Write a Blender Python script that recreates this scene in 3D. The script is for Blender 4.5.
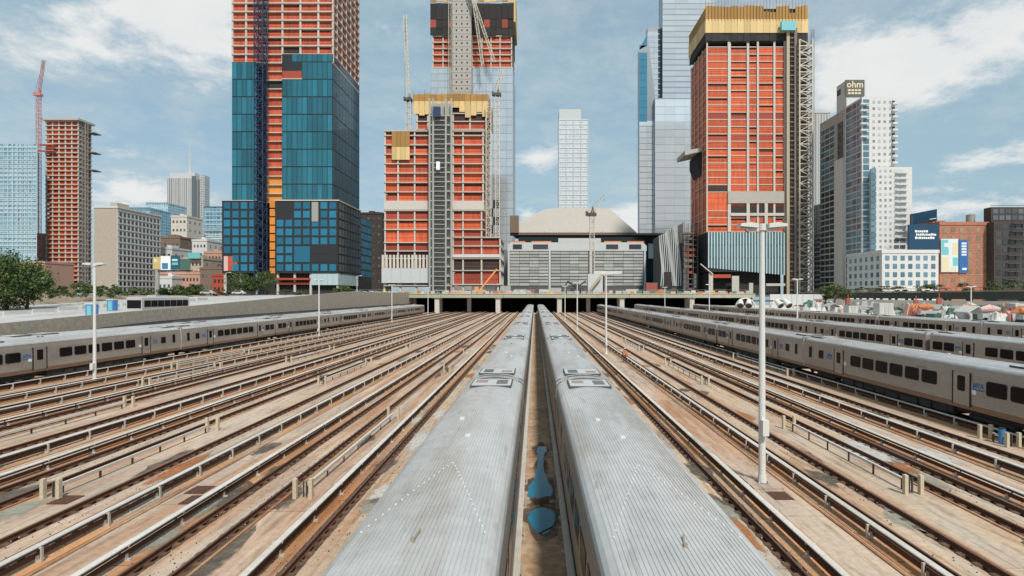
import bpy, bmesh, math, random
from mathutils import Vector, Matrix
random.seed(7)
R = math.radians
scene = bpy.context.scene
for o in list(bpy.data.objects): bpy.data.objects.remove(o, do_unlink=True)
COL = scene.collection

# ------------------------------------------------------------------ camera
F, CX, HY, CH = 560.0, 535.0, 295.0, 8.0      # focal length (px), vanishing point, eye height above the yard slab
cam = bpy.data.cameras.new('camera'); camo = bpy.data.objects.new('camera', cam); COL.objects.link(camo)
cam.sensor_width = 36; cam.lens = 36*F/1024
cam.shift_x = (512-CX)/1024; cam.shift_y = (HY-288)/1024
cam.clip_start = 0.1; cam.clip_end = 6000
camo.location = (0, 0, CH); camo.rotation_euler = (R(90), 0, 0)
scene.camera = camo
scene.render.resolution_x, scene.render.resolution_y = 1024, 576
scene.view_settings.view_transform = 'Standard'; scene.view_settings.look = 'None'
scene.view_settings.exposure = 0.70; scene.view_settings.gamma = 1.0
def PX(px, Y): return (px-CX)/F*Y
def PZ(py, Y): return CH+(HY-py)/F*Y
def PY(px, X): return X*F/(px-CX)             # depth at which the vertical plane X shows at column px

# ------------------------------------------------------------------ sky and sun
SUN_EL, SUN_AZ = R(50), R(160)                # azimuth measured clockwise from +Y (the view direction)
w = bpy.data.worlds.new('World'); scene.world = w; w.use_nodes = True
nt = w.node_tree; nt.nodes.clear(); N = nt.nodes.new; L = nt.links.new
wo = N('ShaderNodeOutputWorld'); bg = N('ShaderNodeBackground'); L(bg.outputs[0], wo.inputs[0])
sky = N('ShaderNodeTexSky'); sky.sky_type = 'NISHITA'; sky.sun_disc = False
sky.sun_elevation = SUN_EL; sky.sun_rotation = SUN_AZ; sky.air_density = 1.0; sky.dust_density = 1.6; sky.ozone_density = 2.2
tc = N('ShaderNodeTexCoord'); sep = N('ShaderNodeSeparateXYZ'); L(tc.outputs['Generated'], sep.inputs[0])
def wm(op, a, b=None, clamp=False):
    n = N('ShaderNodeMath'); n.operation = op; n.use_clamp = clamp
    for i, v in enumerate((a, b)):
        if v is None: continue
        if isinstance(v, (int, float)): n.inputs[i].default_value = v
        else: L(v, n.inputs[i])
    return n.outputs[0]
den = wm('ADD', wm('ABSOLUTE', sep.outputs[2]), 0.22)
cmb = N('ShaderNodeCombineXYZ'); L(wm('DIVIDE', sep.outputs[0], den), cmb.inputs[0]); L(wm('DIVIDE', sep.outputs[1], den), cmb.inputs[1]); L(wm('MULTIPLY', sep.outputs[2], 1.2), cmb.inputs[2])
def wnoise(scale, detail, rough, off):
    mp = N('ShaderNodeMapping'); L(cmb.outputs[0], mp.inputs[0]); mp.inputs['Location'].default_value = off
    n = N('ShaderNodeTexNoise'); L(mp.outputs[0], n.inputs[0]); n.inputs['Scale'].default_value = scale
    n.inputs['Detail'].default_value = detail; n.inputs['Roughness'].default_value = rough
    return n.outputs[0]
n1 = wnoise(1.5, 9, 0.58, (3.1, 1.7, 0.3)); n2 = wnoise(5.2, 10, 0.66, (8.4, 2.2, 1.0)); n3 = wnoise(0.8, 6, 0.55, (1.4, 6.2, 2.0))
# cumulus heaps standing in the sky as in the photograph: (column, row, radius, strength, vertical squash)
heaps = [(190, 18, .20, .34, .55), (888, 72, .21, .36, .40), (1012, 12, .07, .2, .6), (545, 158, .085, .26, .5), (955, 205, .20, .22, .22), (960, 168, .2, .12, .18),
         (632, 220, .06, .32, .7), (135, 195, .13, .22, .3), (385, 25, .06, .14, .6), (525, 212, .05, .28, .6), (60, 20, .14, .1, .6), (1010, 150, .12, .12, .3), (120, 145, .07, .14, .5)]
tot = None
for (hx, hy, r, s, q) in heaps:
    d = Vector(((hx-CX)/F, 1.0, (HY-hy)/F)).normalized()
    sub = N('ShaderNodeVectorMath'); sub.operation = 'SUBTRACT'; L(tc.outputs['Generated'], sub.inputs[0]); sub.inputs[1].default_value = d
    mul = N('ShaderNodeVectorMath'); mul.operation = 'MULTIPLY'; L(sub.outputs[0], mul.inputs[0]); mul.inputs[1].default_value = (1, 1, 1/q)
    ln = N('ShaderNodeVectorMath'); ln.operation = 'LENGTH'; L(mul.outputs[0], ln.inputs[0])
    g = wm('MULTIPLY', wm('SUBTRACT', 1.0, wm('DIVIDE', ln.outputs['Value'], r), True), s)
    tot = g if tot is None else wm('ADD', tot, g)
field = wm('ADD', wm('ADD', wm('MULTIPLY', n1, 0.50), wm('MULTIPLY', n2, 0.52)), tot)
mr = N('ShaderNodeMapRange'); mr.interpolation_type = 'SMOOTHSTEP'; L(field, mr.inputs[0])
mr.inputs[1].default_value = 0.575; mr.inputs[2].default_value = 0.75; mr.inputs[3].default_value = 0; mr.inputs[4].default_value = 0.93
veil = N('ShaderNodeMapRange'); veil.interpolation_type = 'SMOOTHSTEP'; L(wm('ADD', wm('MULTIPLY', n3, .65), wm('MULTIPLY', n2, .35)), veil.inputs[0])
veil.inputs[1].default_value = 0.36; veil.inputs[2].default_value = 0.70; veil.inputs[3].default_value = 0.58; veil.inputs[4].default_value = 0.88
shade = N('ShaderNodeMapRange'); L(n2, shade.inputs[0]); shade.inputs[1].default_value = 0.35; shade.inputs[2].default_value = 0.6; shade.inputs[3].default_value = 0.78; shade.inputs[4].default_value = 1.0
cc = N('ShaderNodeMix'); cc.data_type = 'RGBA'; L(shade.outputs[0], cc.inputs[0]); CLOUD = 6.7
cc.inputs[6].default_value = (0.72*CLOUD, 0.78*CLOUD, 0.84*CLOUD, 1); cc.inputs[7].default_value = (0.98*CLOUD, 0.985*CLOUD, 0.97*CLOUD, 1)
mv = N('ShaderNodeMix'); mv.data_type = 'RGBA'; L(veil.outputs[0], mv.inputs[0]); L(sky.outputs[0], mv.inputs[6]); mv.inputs[7].default_value = (2.95, 4.25, 4.8, 1)
wisp = N('ShaderNodeMapRange'); wisp.interpolation_type = 'SMOOTHSTEP'; L(wm('ADD', wm('MULTIPLY', n2, .55), wm('MULTIPLY', n1, .45)), wisp.inputs[0]); wisp.inputs[1].default_value = .40; wisp.inputs[2].default_value = .66; wisp.inputs[3].default_value = 0; wisp.inputs[4].default_value = .62
mw = N('ShaderNodeMix'); mw.data_type = 'RGBA'; L(wisp.outputs[0], mw.inputs[0]); L(mv.outputs[2], mw.inputs[6]); mw.inputs[7].default_value = (4.3, 4.95, 5.2, 1)
mc = N('ShaderNodeMix'); mc.data_type = 'RGBA'; L(mr.outputs[0], mc.inputs[0]); L(mw.outputs[2], mc.inputs[6]); L(cc.outputs[2], mc.inputs[7])
L(mc.outputs[2], bg.inputs[0]); bg.inputs[1].default_value = 0.08

sl = bpy.data.lights.new('sun', 'SUN'); sl.energy = 2.5; sl.angle = R(6); sl.color = (1.0, 0.95, 0.87)
so = bpy.data.objects.new('sun', sl); COL.objects.link(so)
sd = Vector((math.sin(SUN_AZ)*math.cos(SUN_EL), math.cos(SUN_AZ)*math.cos(SUN_EL), math.sin(SUN_EL)))
so.rotation_euler = (-sd).to_track_quat('-Z', 'Y').to_euler(); so.location = (0, -20, 60)

# ------------------------------------------------------------------ materials
MAT = {}
def mat(name, col, rough=0.75, metal=0.0, var=0.0, scale=1.0, stretch=(1, 1, 1), col2=None, lo=0.4, hi=0.65, rnd=0.0, spec=0.5, bump=0.0, bscale=8.0, tint2=None, tint3=None):
    """procedural surface: base colour, world-space noise towards col2, small random tone per object"""
    m = bpy.data.materials.new(name); m.use_nodes = True; t = m.node_tree; p = t.nodes['Principled BSDF']
    p.inputs['Roughness'].default_value = rough; p.inputs['Metallic'].default_value = metal; p.inputs['Specular IOR Level'].default_value = spec
    src = None
    geo = t.nodes.new('ShaderNodeNewGeometry')
    def noise(sc, st, det=6):
        mp = t.nodes.new('ShaderNodeMapping'); mp.inputs['Scale'].default_value = st; t.links.new(geo.outputs['Position'], mp.inputs[0])
        n = t.nodes.new('ShaderNodeTexNoise'); n.inputs['Scale'].default_value = sc; n.inputs['Detail'].default_value = det; n.inputs['Roughness'].default_value = 0.62
        t.links.new(mp.outputs[0], n.inputs[0]); return n.outputs[0]
    c = t.nodes.new('ShaderNodeRGB'); c.outputs[0].default_value = (*col, 1); src = c.outputs[0]
    def mix(fac, a, b):
        x = t.nodes.new('ShaderNodeMix'); x.data_type = 'RGBA'
        if isinstance(fac, float): x.inputs[0].default_value = fac
        else: t.links.new(fac, x.inputs[0])
        t.links.new(a, x.inputs[6])
        if isinstance(b, tuple): x.inputs[7].default_value = (*b, 1)
        else: t.links.new(b, x.inputs[7])
        return x.outputs[2]
    def rng(s, a, b, c0=0.0, c1=1.0):
        x = t.nodes.new('ShaderNodeMapRange'); t.links.new(s, x.inputs[0]); x.inputs[1].default_value = a; x.inputs[2].default_value = b; x.inputs[3].default_value = c0; x.inputs[4].default_value = c1
        return x.outputs[0]
    if col2: src = mix(rng(noise(scale, stretch), lo, hi), src, col2)
    if tint2: src = mix(rng(noise(tint2[1], tint2[2]), tint2[3], tint2[4]), src, tint2[0])
    if tint3: src = mix(rng(noise(tint3[1], tint3[2], 9), tint3[3], tint3[4]), src, tint3[0])
    if var or rnd:
        v = None
        if var: v = rng(noise(scale*4.3, (1, 1, 1), 8), 0.3, 0.7, 1-var, 1+var)
        if rnd:
            oi = t.nodes.new('ShaderNodeObjectInfo'); rv = rng(oi.outputs['Random'], 0, 1, 1-rnd, 1+rnd)
            if v is None: v = rv
            else:
                mm = t.nodes.new('ShaderNodeMath'); mm.operation = 'MULTIPLY'; t.links.new(v, mm.inputs[0]); t.links.new(rv, mm.inputs[1]); v = mm.outputs[0]
        h = t.nodes.new('ShaderNodeHueSaturation'); t.links.new(src, h.inputs['Color']); t.links.new(v, h.inputs['Value']); src = h.outputs[0]
    t.links.new(src, p.inputs['Base Color'])
    if bump:
        b = t.nodes.new('ShaderNodeBump'); b.inputs['Strength'].default_value = bump; b.inputs['Distance'].default_value = 0.02
        t.links.new(noise(bscale, (1, 1, 1), 8), b.inputs['Height']); t.links.new(b.outputs[0], p.inputs['Normal'])
    MAT[name] = m; return m
def grid_mat(name, wall, win, sx, sz, fx, fz, rough=0.4, wrough=0.15, axis='xy', rnd=.35):
    """far facade: window cells too small to tell apart"""
    m = mat(name, wall, rough, var=.06, scale=.05); t = m.node_tree; p = t.nodes['Principled BSDF']; old = p.inputs['Base Color'].links[0].from_socket
    geo = t.nodes.new('ShaderNodeNewGeometry'); s = t.nodes.new('ShaderNodeSeparateXYZ'); t.links.new(geo.outputs['Position'], s.inputs[0])
    def mm(op, a, b):
        n = t.nodes.new('ShaderNodeMath'); n.operation = op
        for i, v in enumerate((a, b)):
            if isinstance(v, (int, float)): n.inputs[i].default_value = v
            else: t.links.new(v, n.inputs[i])
        return n.outputs[0]
    u = mm('DIVIDE', mm('ADD', s.outputs[0], mm('MULTIPLY', s.outputs[1], 1.0)), sx); v = mm('DIVIDE', s.outputs[2], sz)
    f = mm('MULTIPLY', mm('LESS_THAN', mm('FRACT', mm('ADD', u, 1000), 0), fx), mm('LESS_THAN', mm('FRACT', mm('ADD', v, 1000), 0), fz))
    wn = t.nodes.new('ShaderNodeTexWhiteNoise'); wn.noise_dimensions = '2D'; cb = t.nodes.new('ShaderNodeCombineXYZ')
    t.links.new(mm('FLOOR', u, 0), cb.inputs[0]); t.links.new(mm('FLOOR', v, 0), cb.inputs[1]); t.links.new(cb.outputs[0], wn.inputs[0])
    wc = t.nodes.new('ShaderNodeHueSaturation'); wc.inputs['Color'].default_value = (*win, 1); t.links.new(mm('ADD', mm('MULTIPLY', wn.outputs[0], 2*rnd), 1-rnd), wc.inputs['Value'])
    x = t.nodes.new('ShaderNodeMix'); x.data_type = 'RGBA'; t.links.new(f, x.inputs[0]); t.links.new(old, x.inputs[6]); t.links.new(wc.outputs[0], x.inputs[7]); t.links.new(x.outputs[2], p.inputs['Base Color'])
    t.links.new(mm('SUBTRACT', rough, mm('MULTIPLY', f, rough-wrough)), p.inputs['Roughness'])
    return m

Y_ST = (1.0, 0.07, 1.0)
RUST = (0.36, 0.135, 0.042)
mat('slab_concrete', (0.49, 0.375, 0.28), .85, var=.16, scale=.9, col2=(0.39, 0.325, 0.265), stretch=(1, .16, 1), lo=.38, hi=.66, rnd=.10, bump=.25, tint2=((.38, .16, .06), .55, (1.7, .075, 1), .46, .70), tint3=((.17, .115, .075), 2.0, (2.0, .16, 1), .50, .76))
mat('rusty_concrete', (0.50, 0.25, 0.11), .85, var=.2, scale=1.1, col2=(0.40, 0.32, 0.24), stretch=(1, .14, 1), lo=.42, hi=.66, rnd=.10, bump=.25, tint2=((.33, .12, .035), .6, (1.5, .1, 1), .42, .7), tint3=((.12, .07, .04), 1.8, (2.4, .14, 1), .52, .78))
mat('tan_concrete', (0.48, 0.34, 0.225), .85, var=.16, scale=1.0, col2=(0.43, 0.37, 0.30), stretch=(1, .15, 1), lo=.35, hi=.65, rnd=.08, bump=.25, tint2=((.40, .19, .08), .7, (1.5, .09, 1), .46, .74), tint3=((.16, .105, .065), 2.1, (1.9, .17, 1), .50, .76))
def stain_mat(name, col, col2, dens):
    """soft-edged stain: fades out to the slab below through noise"""
    m = mat(name, col, .75, var=.25, scale=1.5, col2=col2); t = m.node_tree; p = t.nodes['Principled BSDF']; out = t.nodes['Material Output']
    tcn = t.nodes.new('ShaderNodeTexCoord'); vm = t.nodes.new('ShaderNodeVectorMath'); vm.operation = 'SUBTRACT'; t.links.new(tcn.outputs['Generated'], vm.inputs[0]); vm.inputs[1].default_value = (.5, .5, 0)
    ml = t.nodes.new('ShaderNodeVectorMath'); ml.operation = 'MULTIPLY'; t.links.new(vm.outputs[0], ml.inputs[0]); ml.inputs[1].default_value = (2, 2, 0)
    ln = t.nodes.new('ShaderNodeVectorMath'); ln.operation = 'LENGTH'; t.links.new(ml.outputs[0], ln.inputs[0])
    geo = t.nodes.new('ShaderNodeNewGeometry'); mp = t.nodes.new('ShaderNodeMapping'); mp.inputs['Scale'].default_value = (1, .45, 1); t.links.new(geo.outputs['Position'], mp.inputs[0])
    n = t.nodes.new('ShaderNodeTexNoise'); n.inputs['Scale'].default_value = 3.2; n.inputs['Detail'].default_value = 8; n.inputs['Roughness'].default_value = .65; t.links.new(mp.outputs[0], n.inputs[0])
    a = t.nodes.new('ShaderNodeMath'); a.operation = 'MULTIPLY_ADD'; t.links.new(n.outputs[0], a.inputs[0]); a.inputs[1].default_value = 1.7; a.inputs[2].default_value = -.08
    s = t.nodes.new('ShaderNodeMath'); s.operation = 'SUBTRACT'; t.links.new(a.outputs[0], s.inputs[0]); t.links.new(ln.outputs['Value'], s.inputs[1])
    r = t.nodes.new('ShaderNodeMapRange'); t.links.new(s.outputs[0], r.inputs[0]); r.inputs[1].default_value = -.28; r.inputs[2].default_value = .28; r.inputs[3].default_value = 0; r.inputs[4].default_value = dens
    t.links.new(r.outputs[0], p.inputs['Alpha']); return m
stain_mat('oil_stain', (0.075, 0.06, 0.045), (.14, .11, .08), .92)
stain_mat('moss_stain', (0.27, 0.27, 0.22), (.34, .33, .27), .75)
stain_mat('pale_stain', (0.56, 0.53, 0.49), (.50, .47, .43), .8)
stain_mat('rust_stain', (0.38, 0.15, 0.05), (.30, .11, .035), .85)
mat('rust_curb', (0.30, 0.125, 0.055), .8, var=.25, scale=1.0, col2=(.42, .27, .15), stretch=(1, .12, 1), lo=.4, hi=.62)
mat('yard_dirt', (0.13, 0.075, 0.042), .9, var=.25, scale=.8, col2=(.10, .075, .055), stretch=(1, .2, 1))
mat('rail_rust', (0.105, 0.040, 0.020), .62, .25, var=.25, scale=1.2)
mat('rail_head', (0.20, 0.13, 0.10), .42, .6, var=.2, scale=1.0)
mat('tie', (0.115, 0.068, 0.042), .85, var=.2, scale=1.5, rnd=.25)
mat('board', (0.57, 0.54, 0.50), .7, var=.12, scale=.8, col2=(.48, .44, .38), stretch=(1, .1, 1), rnd=.05)
mat('board_shade', (0.035, 0.028, 0.024), .8)
mat('bracket', (0.46, 0.42, 0.36), .6, var=.1, rnd=.15)
mat('post_cream', (0.50, 0.42, 0.30), .8, var=.15, scale=3)
mat('walkway', (0.40, 0.245, 0.135), .75, var=.35, scale=.7, col2=(.48, .35, .24), rnd=.12, bump=.3)
mat('puddle', (0.006, 0.17, 0.28), .12, spec=.10)
mat('paint_blue', (0.02, 0.20, 0.30), .5)
mat('steel_roof', (0.57, 0.57, 0.56), .38, .28, var=.09, scale=.5, col2=(.49, .49, .485), stretch=(1, .25, 1), lo=.4, hi=.7, tint2=((.39, .365, .33), .7, (1.5, .20, 1), .48, .74), tint3=((.27, .235, .195), 1.9, (2.2, .30, 1), .59, .82))
mat('steel_body', (0.49, 0.44, 0.38), .40, .60, var=.06, scale=.5, col2=(.42, .37, .32), stretch=(1, .3, 1), rnd=.05)
mat('steel_skirt', (0.31, 0.215, 0.155), .46, .6, var=.1, scale=.8, rnd=.05)
mat('train_glass', (0.010, 0.008, 0.009), .16, spec=.25)
mat('rubber', (0.02, 0.018, 0.017), .8)
mat('train_under', (0.026, 0.022, 0.020), .8, var=.3, scale=2)
mat('cab_frame', (0.62, 0.60, 0.56), .5, .1)
mat('roof_panel', (0.53, 0.53, 0.52), .5, .2, var=.08, scale=2)
mat('roof_brown', (0.29, 0.24, 0.195), .6, .1, var=.15, scale=3)
mat('grille_dark', (0.07, 0.072, 0.075), .6, .2)
mat('logo_blue', (0.05, 0.17, 0.36), .5)
mat('rivet', (0.60, 0.60, 0.59), .5)
mat('lamp_paint', (0.62, 0.61, 0.58), .5, var=.05, scale=2)
mat('lamp_lens', (0.55, 0.56, 0.55), .2)
mat('girder_green', (0.33, 0.36, 0.26), .7, var=.15, scale=.6, col2=(.40, .37, .29), stretch=(.3, 1, 1))
mat('parapet', (0.37, 0.315, 0.245), .85, var=.22, scale=.5, col2=(.34, .30, .25), stretch=(1, .6, .25), bump=.2)
mat('concrete', (0.40, 0.365, 0.32), .85, var=.12, scale=.4, col2=(.33, .305, .28))
mat('pale_concrete', (0.55, 0.52, 0.47), .85, var=.10, scale=.4, rnd=.05)
mat('dark_concrete', (0.10, 0.095, 0.09), .9, var=.2, scale=.3)
mat('asphalt', (0.10, 0.098, 0.095), .9, var=.15, scale=.4)
mat('ramp_road', (0.46, 0.45, 0.44), .85, var=.12, scale=.25, col2=(.36, .35, .34), stretch=(1, .3, 1))
mat('earth', (0.27, 0.21, 0.15), .95, var=.25, scale=.3, col2=(.17, .15, .10))
mat('net_red', (0.56, 0.110, 0.050), .75, var=.16, scale=.9, rnd=.22, col2=(.40, .065, .030), stretch=(1, 1, .14))
mat('net_orange', (0.66, 0.125, 0.038), .75, var=.15, scale=.9, rnd=.20, col2=(.46, .08, .032), stretch=(1, 1, .14))
mat('net_deep', (0.33, 0.058, 0.032), .8, var=.15, scale=.4, rnd=.25)
mat('net_amber', (0.70, 0.26, 0.05), .75, var=.1, scale=.4, rnd=.15)
mat('interior_dark', (0.035, 0.03, 0.027), .9, var=.3, scale=.3)  # near-black colour stands in for unlit interiors
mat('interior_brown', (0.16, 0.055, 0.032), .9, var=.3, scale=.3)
mat('slab_edge', (0.50, 0.43, 0.36), .85, var=.10, scale=.6, rnd=.06)
mat('column_concrete', (0.52, 0.48, 0.43), .85, var=.10, scale=.6, rnd=.06)
mat('formwork_tan', (0.62, 0.44, 0.20), .75, var=.12, scale=.6, rnd=.15)
mat('formwork_brown', (0.36, 0.195, 0.055), .8, var=.15, scale=.6, rnd=.18)
mat('net_black', (0.03, 0.027, 0.026), .9, var=.3, scale=.4, rnd=.2)
mat('glass_teal', (0.014, 0.130, 0.180), .08, spec=.8, rnd=.34, var=.06, scale=.08)
mat('glass_podium', (0.010, 0.140, 0.235), .10, spec=.75, rnd=.28)
mat('glass_teal_shaded', (0.010, 0.052, 0.080), .10, spec=.6, rnd=.25)  # teal glass of the side face, darkened in the colour as shade
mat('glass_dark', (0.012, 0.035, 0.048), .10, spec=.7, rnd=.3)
mat('mullion_dark', (0.022, 0.026, 0.030), .5, .2)
mat('podium_black', (0.020, 0.020, 0.022), .55)
mat('hoist_blue', (0.018, 0.042, 0.095), .55, .2)
mat('hoist_white', (0.52, 0.47, 0.39), .6, .1, var=.1)
mat('hoist_grey', (0.34, 0.335, 0.31), .6, .2, var=.1)
mat('hoist_brown', (0.20, 0.15, 0.12), .8)  # brown of the run-back tower, landings and scaffold standards
mat('crane_cream', (0.62, 0.56, 0.45), .55)
mat('crane_red', (0.52, 0.22, 0.19), .55)
mat('crane_dark', (0.06, 0.06, 0.055), .6)
mat('crane_orange', (0.70, 0.30, 0.10), .55)
mat('mirror_glass', (0.66, 0.72, 0.76), .08, .35, rnd=.05)
mat('mirror_band', (0.30, 0.33, 0.35), .3, .5)
mat('mirror_blue', (0.10, 0.30, 0.42), .08, .6, rnd=.06)
mat('glass_white', (0.60, 0.64, 0.67), .12, .55, rnd=.06)
mat('core_concrete', (0.42, 0.39, 0.345), .85, var=.1, scale=.4, rnd=.04)
mat('white_wall', (0.58, 0.57, 0.55), .8, var=.06, scale=.3)
mat('cream_wall', (0.58, 0.535, 0.46), .85, var=.08, scale=.2)
mat('beige_wall', (0.42, 0.355, 0.28), .85, var=.10, scale=.2)
mat('window_pale', (0.30, 0.33, 0.35), .12, rnd=.45)
mat('window_dark', (0.045, 0.05, 0.055), .15, rnd=.4)
mat('window_grey', (0.10, 0.115, 0.125), .12, rnd=.4)
mat('window_blue', (0.10, 0.19, 0.25), .08, spec=.8, rnd=.3)
mat('brick', (0.40, 0.165, 0.105), .9, var=.14, scale=.8, col2=(.33, .13, .085))
mat('brick_pink', (0.48, 0.28, 0.21), .9, var=.12, scale=.8)
mat('brick_brown', (0.20, 0.135, 0.10), .9, var=.12, scale=.8)
mat('window_tan', (0.25, 0.19, 0.12), .4, var=.1, rnd=.3)
mat('tan_trim', (0.45, 0.36, 0.24), .8, var=.1)
mat('dark_brown', (0.055, 0.040, 0.034), .8, var=.2, scale=.4)
mat('scaffold', (0.13, 0.085, 0.062), .8, var=.2, rnd=.3)
mat('screen_steel', (0.56, 0.56, 0.54), .4, .25, rnd=.16)
mat('louvre', (0.40, 0.405, 0.385), .5, .15, rnd=.2, var=.1, scale=.3)
mat('roof_white', (0.40, 0.37, 0.33), .7, var=.05, scale=.1)
mat('panel_white', (0.52, 0.53, 0.525), .55, var=.06, scale=.4)
mat('stripe_teal', (0.045, 0.13, 0.155), .2, spec=.7, rnd=.2)
mat('stripe_white', (0.52, 0.58, 0.58), .5, rnd=.06)
mat('pale_blue', (0.42, 0.53, 0.56), .4)
mat('ad_navy', (0.010, 0.052, 0.105), .4)
mat('ad_blue', (0.03, 0.12, 0.33), .4)
mat('ad_teal', (0.16, 0.46, 0.50), .5)
mat('ad_cream', (0.66, 0.56, 0.38), .5)
mat('ad_pale', (0.60, 0.66, 0.66), .5)
mat('ad_white', (0.80, 0.80, 0.78), .5)
mat('ad_yellow', (0.58, 0.42, 0.17), .5)
mat('sign_dark', (0.10, 0.095, 0.075), .5)
mat('highline_dark', (0.030, 0.042, 0.036), .7, var=.2)
mat('highline_trim', (0.27, 0.20, 0.11), .8, var=.15)
mat('bark', (0.11, 0.08, 0.055), .9, var=.2, scale=2)
for i, c in enumerate([(0.050, 0.085, 0.022), (0.075, 0.115, 0.030), (0.13, 0.15, 0.055), (0.030, 0.058, 0.018)]): mat('leaf%d' % i, c, .6, var=.25, scale=1.2, spec=.3)
for n, c in dict(orange=(.56, .20, .08), red=(.33, .08, .06), green=(.08, .20, .15), white=(.52, .51, .48), grey=(.38, .38, .37), blue=(.05, .20, .42), yellow=(.62, .42, .08), black=(.03, .03, .03), pink=(.62, .40, .36), tarp_green=(.05, .12, .095)).items():
    mat('paint_'+n if n != 'blue' else 'plain_blue', c, .6, var=.12, scale=1.0, rnd=.12)
grid_mat('far_glass', (.42, .53, .58), (.20, .34, .41), 3.2, 3.6, .74, .66)
grid_mat('far_grey', (.46, .46, .45), (.22, .26, .29), 3.4, 3.8, .62, .55)
grid_mat('far_white', (.60, .62, .63), (.47, .53, .57), 3.1, 4.2, .55, .55, rnd=.25)
grid_mat('far_blue', (.28, .42, .50), (.12, .27, .36), 4, 4, .8, .7)
grid_mat('far_stripe', (.47, .46, .44), (.28, .28, .28), 3.0, 400, .5, 1.0)

# ------------------------------------------------------------------ builders
ORG = {}                                           # world position of each thing's base
def tag(o, label=None, cat=None, group=None, kind=None):
    if label: o['label'] = label
    if cat: o['category'] = cat
    if group: o['group'] = group
    if kind: o['kind'] = kind
    return o
def thing(name, label, cat, loc=(0, 0, 0), group=None):
    o = bpy.data.objects.new(name, None); COL.objects.link(o); o.empty_display_size = .5
    o.location = loc; tag(o, label, cat, group); ORG[o.name] = Vector(loc); return o
def org(p): return ORG.get(p.name, Vector((0, 0, 0))) if p else Vector((0, 0, 0))
UC = {}
def unit(m):
    if m not in UC:
        me = bpy.data.meshes.new('piece'); s = .5
        v = [(-s, -s, -s), (s, -s, -s), (s, s, -s), (-s, s, -s), (-s, -s, s), (s, -s, s), (s, s, s), (-s, s, s)]
        f = [(0, 3, 2, 1), (4, 5, 6, 7), (0, 1, 5, 4), (1, 2, 6, 5), (2, 3, 7, 6), (3, 0, 4, 7)]
        me.from_pydata(v, [], f); me.materials.append(MAT[m]); UC[m] = me
    return UC[m]
def box(name, par, m, x0, x1, y0, y1, z0, z1):
    """a box-shaped piece in world coordinates that shares one mesh with its like"""
    o = bpy.data.objects.new(name, unit(m)); COL.objects.link(o)
    c = Vector(((x0+x1)/2, (y0+y1)/2, (z0+z1)/2))
    if par: o.parent = par; c = c-org(par)
    o.location = c; o.scale = (abs(x1-x0), abs(y1-y0), abs(z1-z0)); return o
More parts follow.
